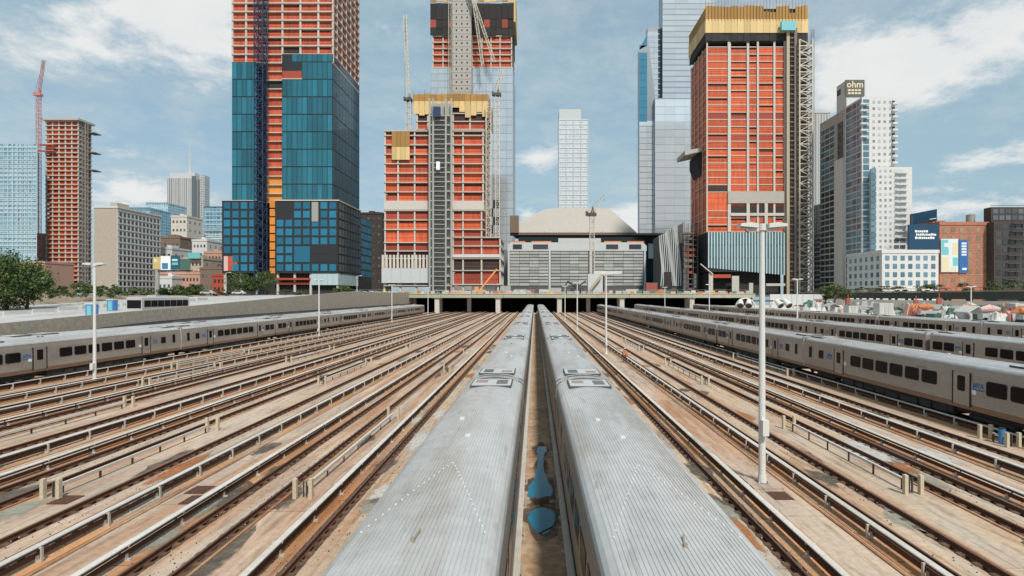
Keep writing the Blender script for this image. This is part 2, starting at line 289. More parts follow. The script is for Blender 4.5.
class MB:
    def __init__(s): s.v = []; s.f = []; s.mi = []; s.m = 0
    def add(s, vs, fs):
        b = len(s.v); s.v += [tuple(v) for v in vs]; s.f += [tuple(b+i for i in f) for f in fs]; s.mi += [s.m]*len(fs); return s
    def box(s, x0, x1, y0, y1, z0, z1):
        return s.add([(x0, y0, z0), (x1, y0, z0), (x1, y1, z0), (x0, y1, z0), (x0, y0, z1), (x1, y0, z1), (x1, y1, z1), (x0, y1, z1)],
                     [(0, 3, 2, 1), (4, 5, 6, 7), (0, 1, 5, 4), (1, 2, 6, 5), (2, 3, 7, 6), (3, 0, 4, 7)])
    def beam(s, p, q, a, b=None):
        p, q = Vector(p), Vector(q); d = (q-p).normalized(); b = b or a
        u = d.cross(Vector((0, 0, 1))) if abs(d.z) < .95 else d.cross(Vector((0, 1, 0)))
        u.normalize(); w_ = d.cross(u); u = u*a/2; w_ = w_*b/2
        return s.add([p-u-w_, p+u-w_, p+u+w_, p-u+w_, q-u-w_, q+u-w_, q+u+w_, q-u+w_], [(0, 3, 2, 1), (4, 5, 6, 7), (0, 1, 5, 4), (1, 2, 6, 5), (2, 3, 7, 6), (3, 0, 4, 7)])
    def tube(s, p, q, r0, r1=None, n=10):
        p, q = Vector(p), Vector(q); r1 = r0 if r1 is None else r1; d = (q-p).normalized()
        u = d.cross(Vector((0, 0, 1))) if abs(d.z) < .95 else d.cross(Vector((0, 1, 0)))
        u.normalize(); w_ = d.cross(u); vs = []
        for k in range(n):
            a = 2*math.pi*k/n; e = u*math.cos(a)+w_*math.sin(a); vs += [p+e*r0, q+e*r1]
        fs = [(2*k, 2*((k+1) % n), 2*((k+1) % n)+1, 2*k+1) for k in range(n)]+[tuple(2*k for k in range(n))[::-1], tuple(2*k+1 for k in range(n))]
        return s.add(vs, fs)
    def prism(s, prof, y0, y1):                    # profile in (x, z) extruded along y
        n = len(prof); vs = [(x, y0, z) for x, z in prof]+[(x, y1, z) for x, z in prof]
        return s.add(vs, [tuple(range(n))[::-1], tuple(range(n, 2*n))]+[(i, (i+1) % n, n+(i+1) % n, n+i) for i in range(n)])
    def prism_x(s, prof, x0, x1):                  # profile in (y, z) extruded along x
        n = len(prof); vs = [(x0, y, z) for y, z in prof]+[(x1, y, z) for y, z in prof]
        return s.add(vs, [tuple(range(n)), tuple(range(n, 2*n))[::-1]]+[(i, n+i, n+(i+1) % n, (i+1) % n) for i in range(n)])
    def slab(s, poly, z0, z1):                     # polygon in (x, y) extruded along z
        n = len(poly); vs = [(x, y, z0) for x, y in poly]+[(x, y, z1) for x, y in poly]
        return s.add(vs, [tuple(range(n))[::-1], tuple(range(n, 2*n))]+[(i, (i+1) % n, n+(i+1) % n, n+i) for i in range(n)])
    def mesh(s, name, mats, off=Vector((0, 0, 0)), fix=True):
        me = bpy.data.meshes.new(name); me.from_pydata([(x-off.x, y-off.y, z-off.z) for x, y, z in s.v], [], s.f)
        for m in (mats if isinstance(mats, (list, tuple)) else [mats]): me.materials.append(MAT[m])
        if any(s.mi): me.polygons.foreach_set('material_index', s.mi)
        if fix:
            bm = bmesh.new(); bm.from_mesh(me); bmesh.ops.recalc_face_normals(bm, faces=bm.faces); bm.to_mesh(me); bm.free()
        return me
    def build(s, name, mats, par=None, world=True, smooth=False, fix=True):
        off = org(par) if (par and world) else Vector((0, 0, 0))
        me = s.mesh(name, mats, off, fix); o = bpy.data.objects.new(name, me); COL.objects.link(o)
        if par: o.parent = par; ORG[o.name] = org(par).copy()
        if smooth: me.shade_smooth()
        return o
    def solo(s, name, mats, label, cat, loc, group=None, smooth=False, fix=True):   # a thing that is one mesh, origin at its base
        me = s.mesh(name, mats, Vector(loc), fix); o = bpy.data.objects.new(name, me); COL.objects.link(o); o.location = loc
        if smooth: me.shade_smooth()
        return tag(o, label, cat, group)
def copy_tree(o, parent=None, loc=None, label=None, group=None, rotz=None):
    c = o.copy(); COL.objects.link(c); c.parent = parent
    if loc is not None: c.location = loc
    if rotz is not None: c.rotation_euler.z = rotz
    if label: c['label'] = label
    if group: c['group'] = group
    for ch in o.children: copy_tree(ch, c)
    return c
def text_mesh(body, size, m, bold=0.0):
    cu = bpy.data.curves.new('lettering', 'FONT'); cu.body = body; cu.size = size; cu.align_x = 'CENTER'; cu.align_y = 'CENTER'; cu.extrude = 0.012; cu.offset = bold; cu.resolution_u = 2
    to = bpy.data.objects.new('lettering', cu); COL.objects.link(to)
    dg = bpy.context.evaluated_depsgraph_get(); me = bpy.data.meshes.new_from_object(to.evaluated_get(dg))
    bpy.data.objects.remove(to); me.materials.clear(); me.materials.append(MAT[m]); return me
def put_text(me, par, loc, rot, name='lettering'):
    o = bpy.data.objects.new(name, me); COL.objects.link(o)
    if par: o.parent = par; loc = Vector(loc)-org(par)
    o.location = loc; o.rotation_euler = rot; return o
def lattice(mb, c0, c1, w_, t, step, n4=True):
    """square lattice mast or boom between two points"""
    p, q = Vector(c0), Vector(c1); d = (q-p); Ln = d.length; d.normalize()
    u = d.cross(Vector((0, 1, 0))) if abs(d.y) < .9 else d.cross(Vector((1, 0, 0)))
    u.normalize(); v = d.cross(u); cs = [(u*a+v*b)*w_/2 for a, b in ((-1, -1), (1, -1), (1, 1), (-1, 1))]
    for c in cs: mb.beam(p+c, q+c, t)
    n = max(1, int(Ln/step))
    for k in range(n):
        a, b = p+d*(Ln*k/n), p+d*(Ln*(k+1)/n)
        for i in range(4):
            j = (i+1) % 4; mb.beam(a+cs[i], a+cs[j], t*.7)
            mb.beam(a+cs[i], b+cs[j], t*.6) if k % 2 else mb.beam(a+cs[j], b+cs[i], t*.6)
    return mb
# ------------------------------------------------------------------ the yard floor
g = MB().box(-420, 420, -40, 336, -.6, -.08).build('ground', 'yard_dirt'); tag(g, 'concrete floor of the rail yard with rust stains', None, None, 'structure')
TRACKS = [(-50.6, 0), (-46.0, 1), (-40.9, 1), (-36.6, 1), (-30.8, -1), (-26.3, 1), (-20.9, -1), (-16.4, 1), (-10.9, -1), (-6.39, -1), (-1.92, 1), (2.38, -1),
          (6.9, 1), (12.57, -1), (17.1, 1), (22.8, -1), (27.4, -1), (33.4, -1), (38.2, 1), (44.3, -1), (50.4, 1), (57.5, -1), (63.0, 1), (69.2, -1)]
TOFF = 1.45
def lane(x0, x1, m, near=True):
    y = 8+random.random()*3
    if not near: box('concrete_slab', g, m, x0, x1, 8, 330, -.3, 0); return
    while y < 330:
        ln = random.uniform(4.6, 6.4) if y < 62 else 44
        y1 = min(331, y+ln); box('concrete_slab', g, m, x0, x1, y+.02, y1-.02, -.3, random.uniform(-.012, .006)); y = y1
def KERB(c, s):                                     # rust-stained cable kerbs along both sides of a track
    if not 3 < abs(c) < 52: return
    for dx in (-1.06, 1.06):
        if dx*s > 0: dx *= 1.9
        MB().box(c+dx-.05, c+dx+.05, 9, 250, -.05, .045).build('kerb_strip', 'rust_curb', g)
prev = -56.0
for i, (c, s) in enumerate(TRACKS):
    near = -30 < c < 24
    a, b = prev, c-.99
    if i and not (c == 2.38):
        ps = TRACKS[i-1][1]; cuts = [a]
        if ps == 1: cuts.append(a+.85)
        if s == -1: cuts.append(b-.85)
        cuts.append(b)
        for k in range(len(cuts)-1):
            trough = (k == 0 and ps == 1) or (k == len(cuts)-2 and s == -1)
            m = 'rusty_concrete' if trough else random.choice(['slab_concrete', 'tan_concrete', 'slab_concrete'])
            lane(cuts[k]+.015, cuts[k+1]-.015, m, near)
    KERB(c, s)
    lane(c-.46, c+.46, random.choice(['tan_concrete', 'slab_concrete', 'slab_concrete']), near)  # gaps beside the rails widened: dark dirt also stands for their shadow
    prev = c+.99
lane(prev, 73.5, 'slab_concrete', False)
def blob(x, y, rx, ry, m, z=.009, nm='stain'):
    n = 14; ph = random.random()*6; vs = []
    for k in range(n):
        a = 2*math.pi*k/n; r = 1+.22*math.sin(3*a+ph)+.14*math.sin(5*a+2*ph)+random.uniform(-.1, .1); vs.append((x+rx*r*math.cos(a), y+ry*r*math.sin(a), z))
    return MB().add(vs, [tuple(range(n))]).build(nm, m, g, fix=False)
rs = random.Random(11)
for c, s in TRACKS:
    if not -32 < c < 24 or c in (-1.92, 2.38): continue
    for k in range(13):
        y = rs.uniform(15, 95); m = rs.choice(['oil_stain', 'oil_stain', 'rust_stain', 'rust_stain', 'moss_stain', 'pale_stain'])
        blob(c+rs.choice([-1.15, 0, 0, 1.15]), y, rs.uniform(.35, .6), rs.uniform(.9, 2.6), m, .009+rs.random()*.004)
for (px, py, rx, ry, m) in [(268, 448, .5, 1.3, 'oil_stain'), (276, 470, .45, 1.1, 'oil_stain'), (366, 440, .4, 1.2, 'oil_stain'), (385, 466, .45, 1.3, 'oil_stain'), (380, 495, .5, 1.3, 'pale_stain'), (372, 505, .5, .9, 'moss_stain'), (698, 470, .55, 1.5, 'oil_stain'), (724, 512, .5, 1.2, 'moss_stain'), (182, 455, .5, 1.2, 'oil_stain'), (100, 455, .5, 1.2, 'oil_stain'),
                           (822, 478, .5, 1.3, 'oil_stain'), (805, 455, .5, 1.5, 'oil_stain'), (905, 520, .5, 1.2, 'moss_stain'), (870, 455, 1.2, 1.8, 'pale_stain'), (935, 455, .7, 1.6, 'pale_stain'), (205, 508, .5, 1.2, 'moss_stain'), (20, 510, .6, 1.2, 'moss_stain'), (160, 540, .4, 1.1, 'moss_stain')]:
    Y = F*CH/(py-HY); blob(PX(px, Y), Y, rx, ry, m, .016)
for (px, py) in [(195, 500), (281, 498), (66, 500), (780, 496), (200, 490)]:      # square hatches let into the slab
    Y = F*CH/(py-HY); x = PX(px, Y); box('drain_cover', g, 'rail_rust', x-.38, x+.38, Y-.45, Y+.45, -.05, .022)
# central walkway between the two middle trains
y = 6.0
while y < 250:
    y1 = y+2.4; box('walkway_slab', g, 'walkway', -.93, 1.42, y+.015, y1-.015, -.28, random.uniform(-.01, .008)); y = y1
def pool(prof, z):
    rr = random.Random(len(prof)); out = []
    for (xa, ya_), (xb, yb) in zip(prof, prof[1:]+prof[:1]):
        for q in range(5): f_ = q/5; out.append((xa+(xb-xa)*f_+rr.uniform(-.03, .03), ya_+(yb-ya_)*f_+rr.uniform(-.09, .09)))
    prof = out
    return MB().add([(x, y, z) for x, y in prof], [tuple(range(len(prof)))])
p1 = []
for k in range(22):
    a = 2*math.pi*k/22; t = math.sin(a); p1.append((.26+(.50-.16*max(0, -t))*math.cos(a)+.02*math.sin(5*a), 20.05+1.35*t*(1 if t < 0 else .75)))
tag(pool(p1, .014).build('water', 'puddle', None, fix=False), 'blue puddle on the brown walkway, the nearer of two', None, None, 'structure')
p2 = [(-.32, 22.2), (.10, 22.05), (.66, 22.3), (.74, 23.0), (.52, 24.4), (.38, 26.0), (.44, 28.2), (.62, 28.8), (.60, 29.5), (.25, 29.6), (.08, 29.0), (.16, 28.0), (.12, 26.2), (-.02, 24.4), (-.26, 23.2)]
tag(pool(p2, .014).build('water', 'puddle', None, fix=False), 'long blue puddle narrowing towards the bridge on the walkway', None, None, 'structure')
for (x, y, a, b_) in ((.26, 20.2, .78, 2.0), (.25, 23.2, .8, 1.9), (.3, 28.9, .5, 1.3), (.3, 26, .35, 2.0)): blob(x, y, a, b_, 'oil_stain', .0105)
t_ = thing('drain_grate', 'small dark square drain grate between the two blue puddles', 'drain', (.26, 21.6, 0))
box('frame', t_, 'oil_stain', -.06, .58, 21.33, 21.87, 0, .02)
for k in range(4): box('bar', t_, 'rail_rust', -.02, .54, 21.39+k*.13, 21.45+k*.13, .0205, .034)
for k, (x, y) in enumerate([(.98, 21.2), (1.0, 21.9), (.9, 17.4), (.84, 24.6), (.2, 32), (.1, 38), (.5, 33.5), (.2, 40.5), (.95, 18.0)]):
    m = MB(); n = 7; pr = [(x+rs.uniform(.06, .13)*math.cos(6.28*i/n), y+rs.uniform(.08, .2)*math.sin(6.28*i/n)) for i in range(n)]
    m.slab(pr, .008, .05).solo('debris', 'pale_concrete', 'small pale scrap lying on the brown walkway', 'debris', (x, y, .008), 'scraps on the walkway')

# ------------------------------------------------------------------ tracks
brk = {}
def bracket_mesh():
    if 'b' not in brk:
        b = MB(); b.box(-.17, .17, -.045, .045, 0, .06); b.box(-.05, .05, -.06, .06, .06, .20); b.box(.155, .20, -.04, .04, .0, .44); b.box(-.12, .20, -.03, .03, .40, .445)
        brk['b'] = b.mesh('bracket', 'bracket')
        b = MB(); b.box(-.17, .17, -.045, .045, 0, .06); b.box(-.05, .05, -.06, .06, .06, .20); b.box(-.20, -.155, -.04, .04, .0, .44); b.box(-.20, .12, -.03, .03, .40, .445)
        brk['a'] = b.mesh('bracket', 'bracket')
    return brk
def ordinal(k): return ['first', 'second', 'third', 'fourth', 'fifth', 'sixth', 'seventh', 'eighth', 'ninth', 'tenth', 'eleventh', 'twelfth', 'thirteenth'][k]
Lt = [c for c, s in TRACKS if c < -2.5]; Rt = [c for c, s in TRACKS if c > 3]
RP = [(-.07, 0), (.07, 0), (.07, .025), (.014, .045), (.014, .125), (.037, .14), (.037, .178), (-.037, .178), (-.037, .14), (-.014, .125), (-.014, .045), (-.07, .025)]
for c, s in TRACKS:
    if c in (-1.92, 2.38): lab = 'rusty track under the middle train, %s of the blue puddles' % ('left' if c < 0 else 'right')
    elif c < 0: lab = '%s rusty track counted leftwards from the middle trains' % ordinal(Lt[::-1].index(c))
    else: lab = '%s rusty track counted rightwards from the middle trains' % ordinal(Rt.index(c))
    t = thing('yard_track', lab, 'track', (c, 10, 0), 'parallel tracks of the yard')
    y0, y1 = 9, 330
    for sx in (-.72, .72):
        r = MB().prism([(c+sx+x, z) for x, z in RP], y0, y1).build('rail', 'rail_rust', t)
        MB().box(c+sx-.036, c+sx+.036, y0, y1, .1785, .183).build('rail_head', 'rail_head', r)
        near = -24 < c < 20 and c not in (-1.92, 2.38)
        rest = MB(); y = 12.0
        while y < 170:
            if near and 14.5 < y < 46: box('tie_plate', t, 'tie', c+sx-.27, c+sx+.27, y-.11, y+.11, -.1, .028)
            elif y < 60 or near: rest.box(c+sx-.27, c+sx+.27, y-.11, y+.11, -.1, .028)
            y += .66
        if rest.v: tag(rest.build('tie_plates', 'tie', t, fix=False), kind='stuff')
    if s:
        x = c+s*(TOFF if abs(c) > 3 else 1.40)
        tr = MB().prism([(x-.04, .12), (x+.04, .12), (x+.03, .27), (x-.03, .27)], y0, y1).build('third_rail', 'rail_rust', t)
        MB().prism([(x-.11, .445), (x+.11, .445), (x+.11, .48), (x+.07, .495), (x-.07, .495), (x-.11, .48)], y0, y1).build('cover_board', 'board', tr)
        MB().box(x-.105, x+.105, y0, y1, .37, .4445).build('board_shade_strip', 'board_shade', tr)  # black strip below the board, its shade put into the colour
        rest = MB(); y = 11.3+random.random()*2
        bm_ = bracket_mesh()['b' if s > 0 else 'a']
        while y < 250:
            if y < 75 and -48 < c < 30:
                o = bpy.data.objects.new('bracket', bm_); COL.objects.link(o); o.parent = t; o.location = (x-c, y-10, 0)
            elif y < 160: rest.box(x-.17, x+.17, y-.05, y+.05, 0, .2); rest.box(x+(.155 if s > 0 else -.2), x+(.2 if s > 0 else -.155), y-.04, y+.04, 0, .44)
            y += 2.65
        if rest.v: tag(rest.build('far_brackets', 'bracket', t, fix=False), kind='stuff')
# loose stones and litter along the rails
gv = MB(); rg = random.Random(77)
for c, s in TRACKS:
    if not -27 < c < 24 or abs(c) < 3: continue
    for k in range(700):
        y = 14+46*rg.random()**1.6; x = c+rg.choice([-.72, .72, -.72, .72, s*TOFF, 0])+rg.gauss(0, .22); r = rg.uniform(.012, .04); gv.m = rg.choice([0, 0, 1, 2]); a = rg.random()*6.28
        gv.add([(x+r*math.cos(a), y+r*math.sin(a), 0), (x+r*math.cos(a+2.1), y+r*math.sin(a+2.1), 0), (x+r*math.cos(a+4.2), y+r*math.sin(a+4.2), 0), (x, y, r*1.2)], [(0, 1, 3), (1, 2, 3), (2, 0, 3)])
gv.m = 0; tag(gv.build('gravel', ['tie', 'rail_rust', 'bracket'], None, fix=False), 'loose stones and scraps scattered along the rails', None, None, 'stuff')
# low cable guards with post pairs between tracks
def guard(x, y0, y1, label):
    t = thing('cable_guard', label, 'guard rail', (x, y0, 0), 'low cable guards between tracks')
    for yy in (y0, y1):
        for dx in (-.32, .30):
            box('post', t, 'post_cream', x+dx-.07, x+dx+.07, yy-.09, yy+.09, 0, .78)
    b = MB(); b.box(x-.05, x+.05, y0+.5, y1-.5, .34, .46); b.build('board', 'board', t)
    n = max(1, int((y1-y0)/2.2))
    for k in range(n+1):
        yy = y0+.6+(y1-y0-1.2)*k/n; box('peg', t, 'rail_rust', x-.075, x-.0505, yy-.06, yy+.06, 0, .42)
    for k in (-1, 1): box('stop_bar', t, 'crane_dark', x+.06*k-.02, x+.06*k+.02, y0+.12, y0+.2, 0, .62)
GL = [(-9.1, 22, 36), (-19.0, 22.0, 33), (-29.0, 27, 40), (-9.1, 58, 74), (-19.0, 50, 64), (-34, 49, 60), (-29.0, 66, 80), (-19.0, 84, 100), (15.2, 22.5, 33.5), (15.2, 50, 64), (25.1, 29.4, 31.2), (25.1, 55, 70), (15.2, 80, 96), (-38.6, 60, 75)]
for (x, a, b) in GL:
    lanes = sorted({q[0] for q in GL if (q[0] < 0) == (x < 0)}, key=abs); row = sorted(q[1] for q in GL if q[0] == x)
    guard(x, a, b, 'low guard board between cream posts, %s lane %s of the middle trains, %s' % (ordinal(lanes.index(x)), 'left' if x < 0 else 'right', ['nearest', 'second', 'farthest'][row.index(a)]))
t = thing('barrel', 'blue drum between cream posts beside the right-hand train', 'barrel', (25.1, 30.1, 0)); MB().tube((25.1, 30.1, 0), (25.1, 30.1, .82), .16, .16, 12).build('body', 'plain_blue', t); MB().tube((25.1, 30.1, .82), (25.1, 30.1, .86), .17, .17, 12).build('lid', 'paint_black', t)

# ------------------------------------------------------------------ commuter trains
CL = 25.9; BL = 25.55
logo = text_mesh('MTA', .40, 'logo_blue', .012); logo2 = text_mesh('Long Island Rail Road', .105, 'logo_blue', .002)
side = [(1.42, .92), (1.47, 1.25), (1.485, 1.75), (1.48, 2.35), (1.45, 3.05), (1.405, 3.46)]
def cross(a0, a1):
    pr = [(x, z) for x, z in side if a0 <= z <= a1]; return pr+[(-x, z) for x, z in pr[::-1]]
def xat(z):
    for (xa, za), (xb, zb) in zip(side, side[1:]):
        if za <= z <= zb: return xa+(xb-xa)*(z-za)/(zb-za)
    return side[-1][0]
def rrect(hw, hh, r, n=3):
    out = []
    for cx, cz, a0 in ((hw-r, hh-r, 0), (-hw+r, hh-r, 90), (-hw+r, -hh+r, 180), (hw-r, -hh+r, 270)):
        for k in range(n+1):
            a = R(a0+90*k/n); out.append((cx+r*math.cos(a), cz+r*math.sin(a)))
    return out
def side_panel(hw, hh, r, th, m, name):            # a rounded pane standing along y, facing +x
    pr = rrect(hw, hh, r); b = MB(); n = len(pr)
    b.add([(0, y, z) for y, z in pr]+[(th, y, z) for y, z in pr], [tuple(range(n)), tuple(range(n, 2*n))]+[(i, (i+1) % n, n+(i+1) % n, n+i) for i in range(n)]); return b.mesh(name, m)
WM = side_panel(.66, .37, .12, .02, 'train_glass', 'window'); WR = side_panel(.72, .43, .15, .016, 'rubber', 'window_gasket'); WF = side_panel(.70, .41, .14, .012, 'cab_frame', 'f')
DM = side_panel(.66, .98, .06, .012, 'steel_body', 'door'); DG = side_panel(.30, .46, .1, .02, 'train_glass', 'door_window'); CG = side_panel(.24, .5, .08, .02, 'train_glass', 'cab_window'); SQ = side_panel(.40, .36, .1, .02, 'train_glass', 'window')
DK = side_panel(.055, 1.02, .02, .018, 'rubber', 'door_edge'); SGN = side_panel(.5, .06, .02, .016, 'roof_brown', 'destination_sign'); PAT = side_panel(.16, .14, .05, .016, 'ad_white', 'handle_plate')
def hang(par, me, name, sx, y, z, tilt=True, out=.003):
    o = bpy.data.objects.new(name, me); COL.objects.link(o); o.parent = par
    x = xat(z)+out; o.location = (sx*x, y, z); dz = .25
    lean = math.atan2(xat(z-dz)-xat(z+dz), 2*dz)
    rot = Matrix.Rotation(-lean, 3, 'Y')
    if sx < 0: rot = Matrix.Rotation(math.pi, 3, 'Z') @ rot
    o.rotation_euler = rot.to_euler()
    return o
LAY = [('cab_window', CG, 1.45, 2.45), ('window', SQ, 3.4, 2.42)]+[('window', WM, y, 2.42) for y in (8.85, 10.55, 12.25, 13.95, 15.65, 17.35)]+[('window', WM, 22.75, 2.42), ('window', WM, 24.4, 2.42)]
DOORS = (6.35, 20.15)
def roof_mesh():
    n = 30; pr = [(1.43, 3.462), (1.395, 3.56), (1.32, 3.645), (1.22, 3.70)]
    def rz(x): return 3.70+.165*(1-(x/1.22)**2)
    top = []
    for k in range(n):
        x0 = 1.2-2.4*k/n; wv = 2.4/n
        top += [(x0, rz(x0)-.003), (x0-wv*.24, rz(x0-wv*.24)-.003), (x0-wv*.32, rz(x0-wv*.32)+.014), (x0-wv*.95, rz(x0-wv*.95)+.014)]
    pr2 = pr+top+[(-x, z) for x, z in pr[::-1]]
    return MB().prism(pr2, .12, BL-.02)
def make_car(rich, sides=(1, -1)):
    t = thing('train_car', 'stainless steel commuter car', 'train car', (0, 0, 0)); t.scale = (.945, 1, 1)
    pr = [(x, z) for x, z in side if z >= 1.2]
    fl_ = []
    for k in range(6): z = 1.30+k*.09; fl_ += [(1.482, z), (1.470, z+.02), (1.470, z+.045), (1.482, z+.065)]
    pr = [pr[0]]+fl_+[p for p in pr if p[1] > 1.85]; pr = pr+[(-x, z) for x, z in pr[::-1]]
    MB().prism(pr, .1, BL).build('body', 'steel_body', t)
    MB().prism([(1.42, .92), (1.468, 1.248), (-1.468, 1.248), (-1.42, .92)], .14, BL-.04).build('skirt', 'steel_skirt', t)
    rf = roof_mesh().build('roof', 'steel_roof', t)
    u = MB()
    u.box(-1.25, 1.25, 6.5, 19.2, .38, .915); u.box(-1.05, 1.05, .6, 25.0, .62, .915)
    if rich:
        rr = random.Random(5); yy = 7.0
        while yy < 19:
            ln = rr.uniform(.7, 1.8)
            for sx in (-1, 1): u.box(sx*1.251, sx*rr.uniform(1.28, 1.36), yy, yy+ln, .36, rr.uniform(.6, .85))
            yy += ln+rr.uniform(.2, .5)
    u.build('underframe', 'train_under', t)
    for yc in (3.6, 21.9):
        b = MB(); b.box(-1.12, 1.12, yc-1.6, yc+1.6, .38, .60)
        for dy in (-1.25, 1.25):
            b.tube((-.80, yc+dy, .43), (-.66, yc+dy, .43), .43, .43, 14); b.tube((.66, yc+dy, .43), (.80, yc+dy, .43), .43, .43, 14)
        b.build('bogie', 'train_under', t)
    for y0, nm in ((.0, 'end_frame'), (BL+.0, 'gangway')):
        b = MB()
        if nm == 'end_frame':
            for sx in (-1, 1): b.box(sx*1.28, sx*1.42, -.02, .098, 1.0, 3.45)
            b.box(-1.28, 1.28, -.02, .098, 3.30, 3.50); b.build(nm, 'cab_frame', t)
            MB().box(-1.28, 1.28, .02, .097, 1.0, 3.29).build('end_wall', 'rubber', t)
        else: MB().box(-.75, .75, BL+.001, BL+.17, 1.0, 3.35).build(nm, 'rubber', t)
    # roof fittings near both ends
    zt = 3.893
    for e in (0, 1):
        def Yl(a): return a if e == 0 else BL-a
        def rbox(nm, m, x0, x1, a0, a1, h=.03): ya, yb = sorted((Yl(a0), Yl(a1))); return MB().box(x0, x1, ya, yb, 3.80, zt+h).build(nm, m, rf)
        rbox('hatch_seam', 'grille_dark', -.95, .95, .60, 2.55, -.002); rbox('hatch_panel', 'roof_panel', -.90, .90, .68, 2.47, .000)
        rbox('brown_cover', 'roof_brown', -.78, -.22, .95, 1.7, .006)
        if rich:
            gb = MB()
            for k in range(6): ya, yb = sorted((Yl(.95+k*.2), Yl(1.06+k*.2))); gb.box(.22, .74, ya, yb, 3.80, zt+.008)
            gb.build('vent_grille', 'grille_dark', rf)
            for k, (vx, va) in enumerate([(-.42, 16.6), (.05, 14.4)] if e == 0 else []): 
                vb = MB()
                for q in range(3): ya, yb = sorted((Yl(va+q*.07), Yl(va+.045+q*.07))); vb.box(vx-.075, vx+.075, ya, yb, 3.8, zt+.012)
                vb.build('roof_vent', 'rivet', rf)
    for a in (.125, BL-.27):         # lap joints of the roof sheets
        MB().prism([(1.405, 3.48), (1.40, 3.565), (1.325, 3.65), (1.225, 3.706), (.8, 3.812), (.4, 3.872), (0, 3.891), (-.4, 3.872), (-.8, 3.812), (-1.225, 3.706), (-1.325, 3.65), (-1.40, 3.565), (-1.405, 3.48), (-1.3, 3.48), (0, 3.7), (1.3, 3.48)], a, a+.24).build('roof_seam', 'grille_dark', rf)
    if rich:
        # row of rivets in a V and the small aerial on the centre line
        b = MB()
        for k in range(17):
            f_ = k/16
            for sx in (-1, 1):
                x = sx*(.02+1.10*f_); y = 11.9-3.5*f_; z = 3.70+.165*(1-(x/1.22)**2)+.012
                b.box(x-.015, x+.015, y-.026, y+.026, z, z+.016)
        tag(b.build('rivet_row', 'rivet', rf), kind='stuff')
        b = MB(); b.beam((-.04, 7.75, 3.88), (.02, 8.05, 3.94), .03, .03); b.box(-.06, 0, 7.71, 7.79, 3.86, 3.93); b.beam((.02, 8.05, 3.86), (.02, 8.05, 3.96), .025)
        b.build('aerial', 'roof_brown', rf)
    if rich is True:
        for sx in sides:
            for nm, me, y, z in LAY:
                wn = hang(t, me, nm, sx, y, z, out=.012)
                if me is WM: 
                    gk = hang(t, WR, 'window_gasket', sx, y, z, out=.001)
            for y in DOORS:
                d = hang(t, DM, 'door', sx, y, 2.12, out=.004)
                q = bpy.data.objects.new('door_window', DG); COL.objects.link(q); q.parent = d; q.location = (.008, 0, .32)
                for k in (-1, 1):
                    q = bpy.data.objects.new('door_edge', DK); COL.objects.link(q); q.parent = d; q.location = (-.001, k*.70, 0)
                hang(t, PAT, 'handle_plate', sx, y+1.0, 2.05, out=.002)
            for y in (9.5, 16.6): hang(t, SGN, 'destination_sign', sx, y, 2.98, out=.002)
            for y in (4.85, 21.45):
                for me, dz in ((logo, 0), (logo2, -.36)):
                    o = bpy.data.objects.new('lettering', me); COL.objects.link(o); o.parent = t; z = 2.45+dz*.66; o.location = (sx*(xat(z)+.012), y, z)
                    o.rotation_euler = (R(90), 0, R(90) if sx > 0 else R(-90))
    else:
        for sx in sides:                           # seen from afar: panes joined
            b = MB()
            for nm, me, y, z in LAY:
                hw = {'WM': .66}.get('WM' if me is WM else '', .3); b.box(sx*(xat(2.79)-.05), sx*(xat(2.42)+.006), y-hw, y+hw, 2.06, 2.78)
            for y in DOORS: b.box(sx*(xat(3)-.05), sx*(xat(2.42)+.006), y-.28, y+.28, 1.95, 2.88)
            tag(b.build('window_row', 'train_glass', t), kind='stuff')
    return t
protoA = make_car(True); protoB = make_car(False); protoC = make_car('roof')
used = set()
def place_car(proto, x, y, flip, label, group):
    loc = (x, y+CL if flip else y, .19)
    if proto.name in used: copy_tree(proto, None, loc, label, group, math.pi if flip else 0)
    else:
        used.add(proto.name); proto.location = loc; proto.rotation_euler.z = math.pi if flip else 0; proto['label'] = label; proto['group'] = group
TRAINS = [('middle train left of the puddles', -1.92, 1.2, 9, False), ('middle train right of the puddles', 2.38, 1.0, 9, False), ('train on the far left', -46.0, 18.8, 8, False),
          ('front train on the right', 27.4, 28.4, 8, True), ('second train on the right', 44.3, 35.3, 8, False), ('hindmost train on the right', 69.2, 59.2, 7, True), ('roof-only train behind the left train', -50.6, 30, 8, True)]
for nm, x, y0, n, fl in TRAINS:
    for k in range(n):
        y = y0+k*CL
        if 'middle' in nm: pr = protoC
        elif 'roof-only' in nm or y > 125: pr = protoB
        else: pr = protoA
        place_car(pr, x, y, (k % 2 == 0) == fl, 'stainless steel commuter car, %s of the %s' % ('nearest' if k == 0 else ordinal(k)+' nearest', nm), 'parked commuter train cars')

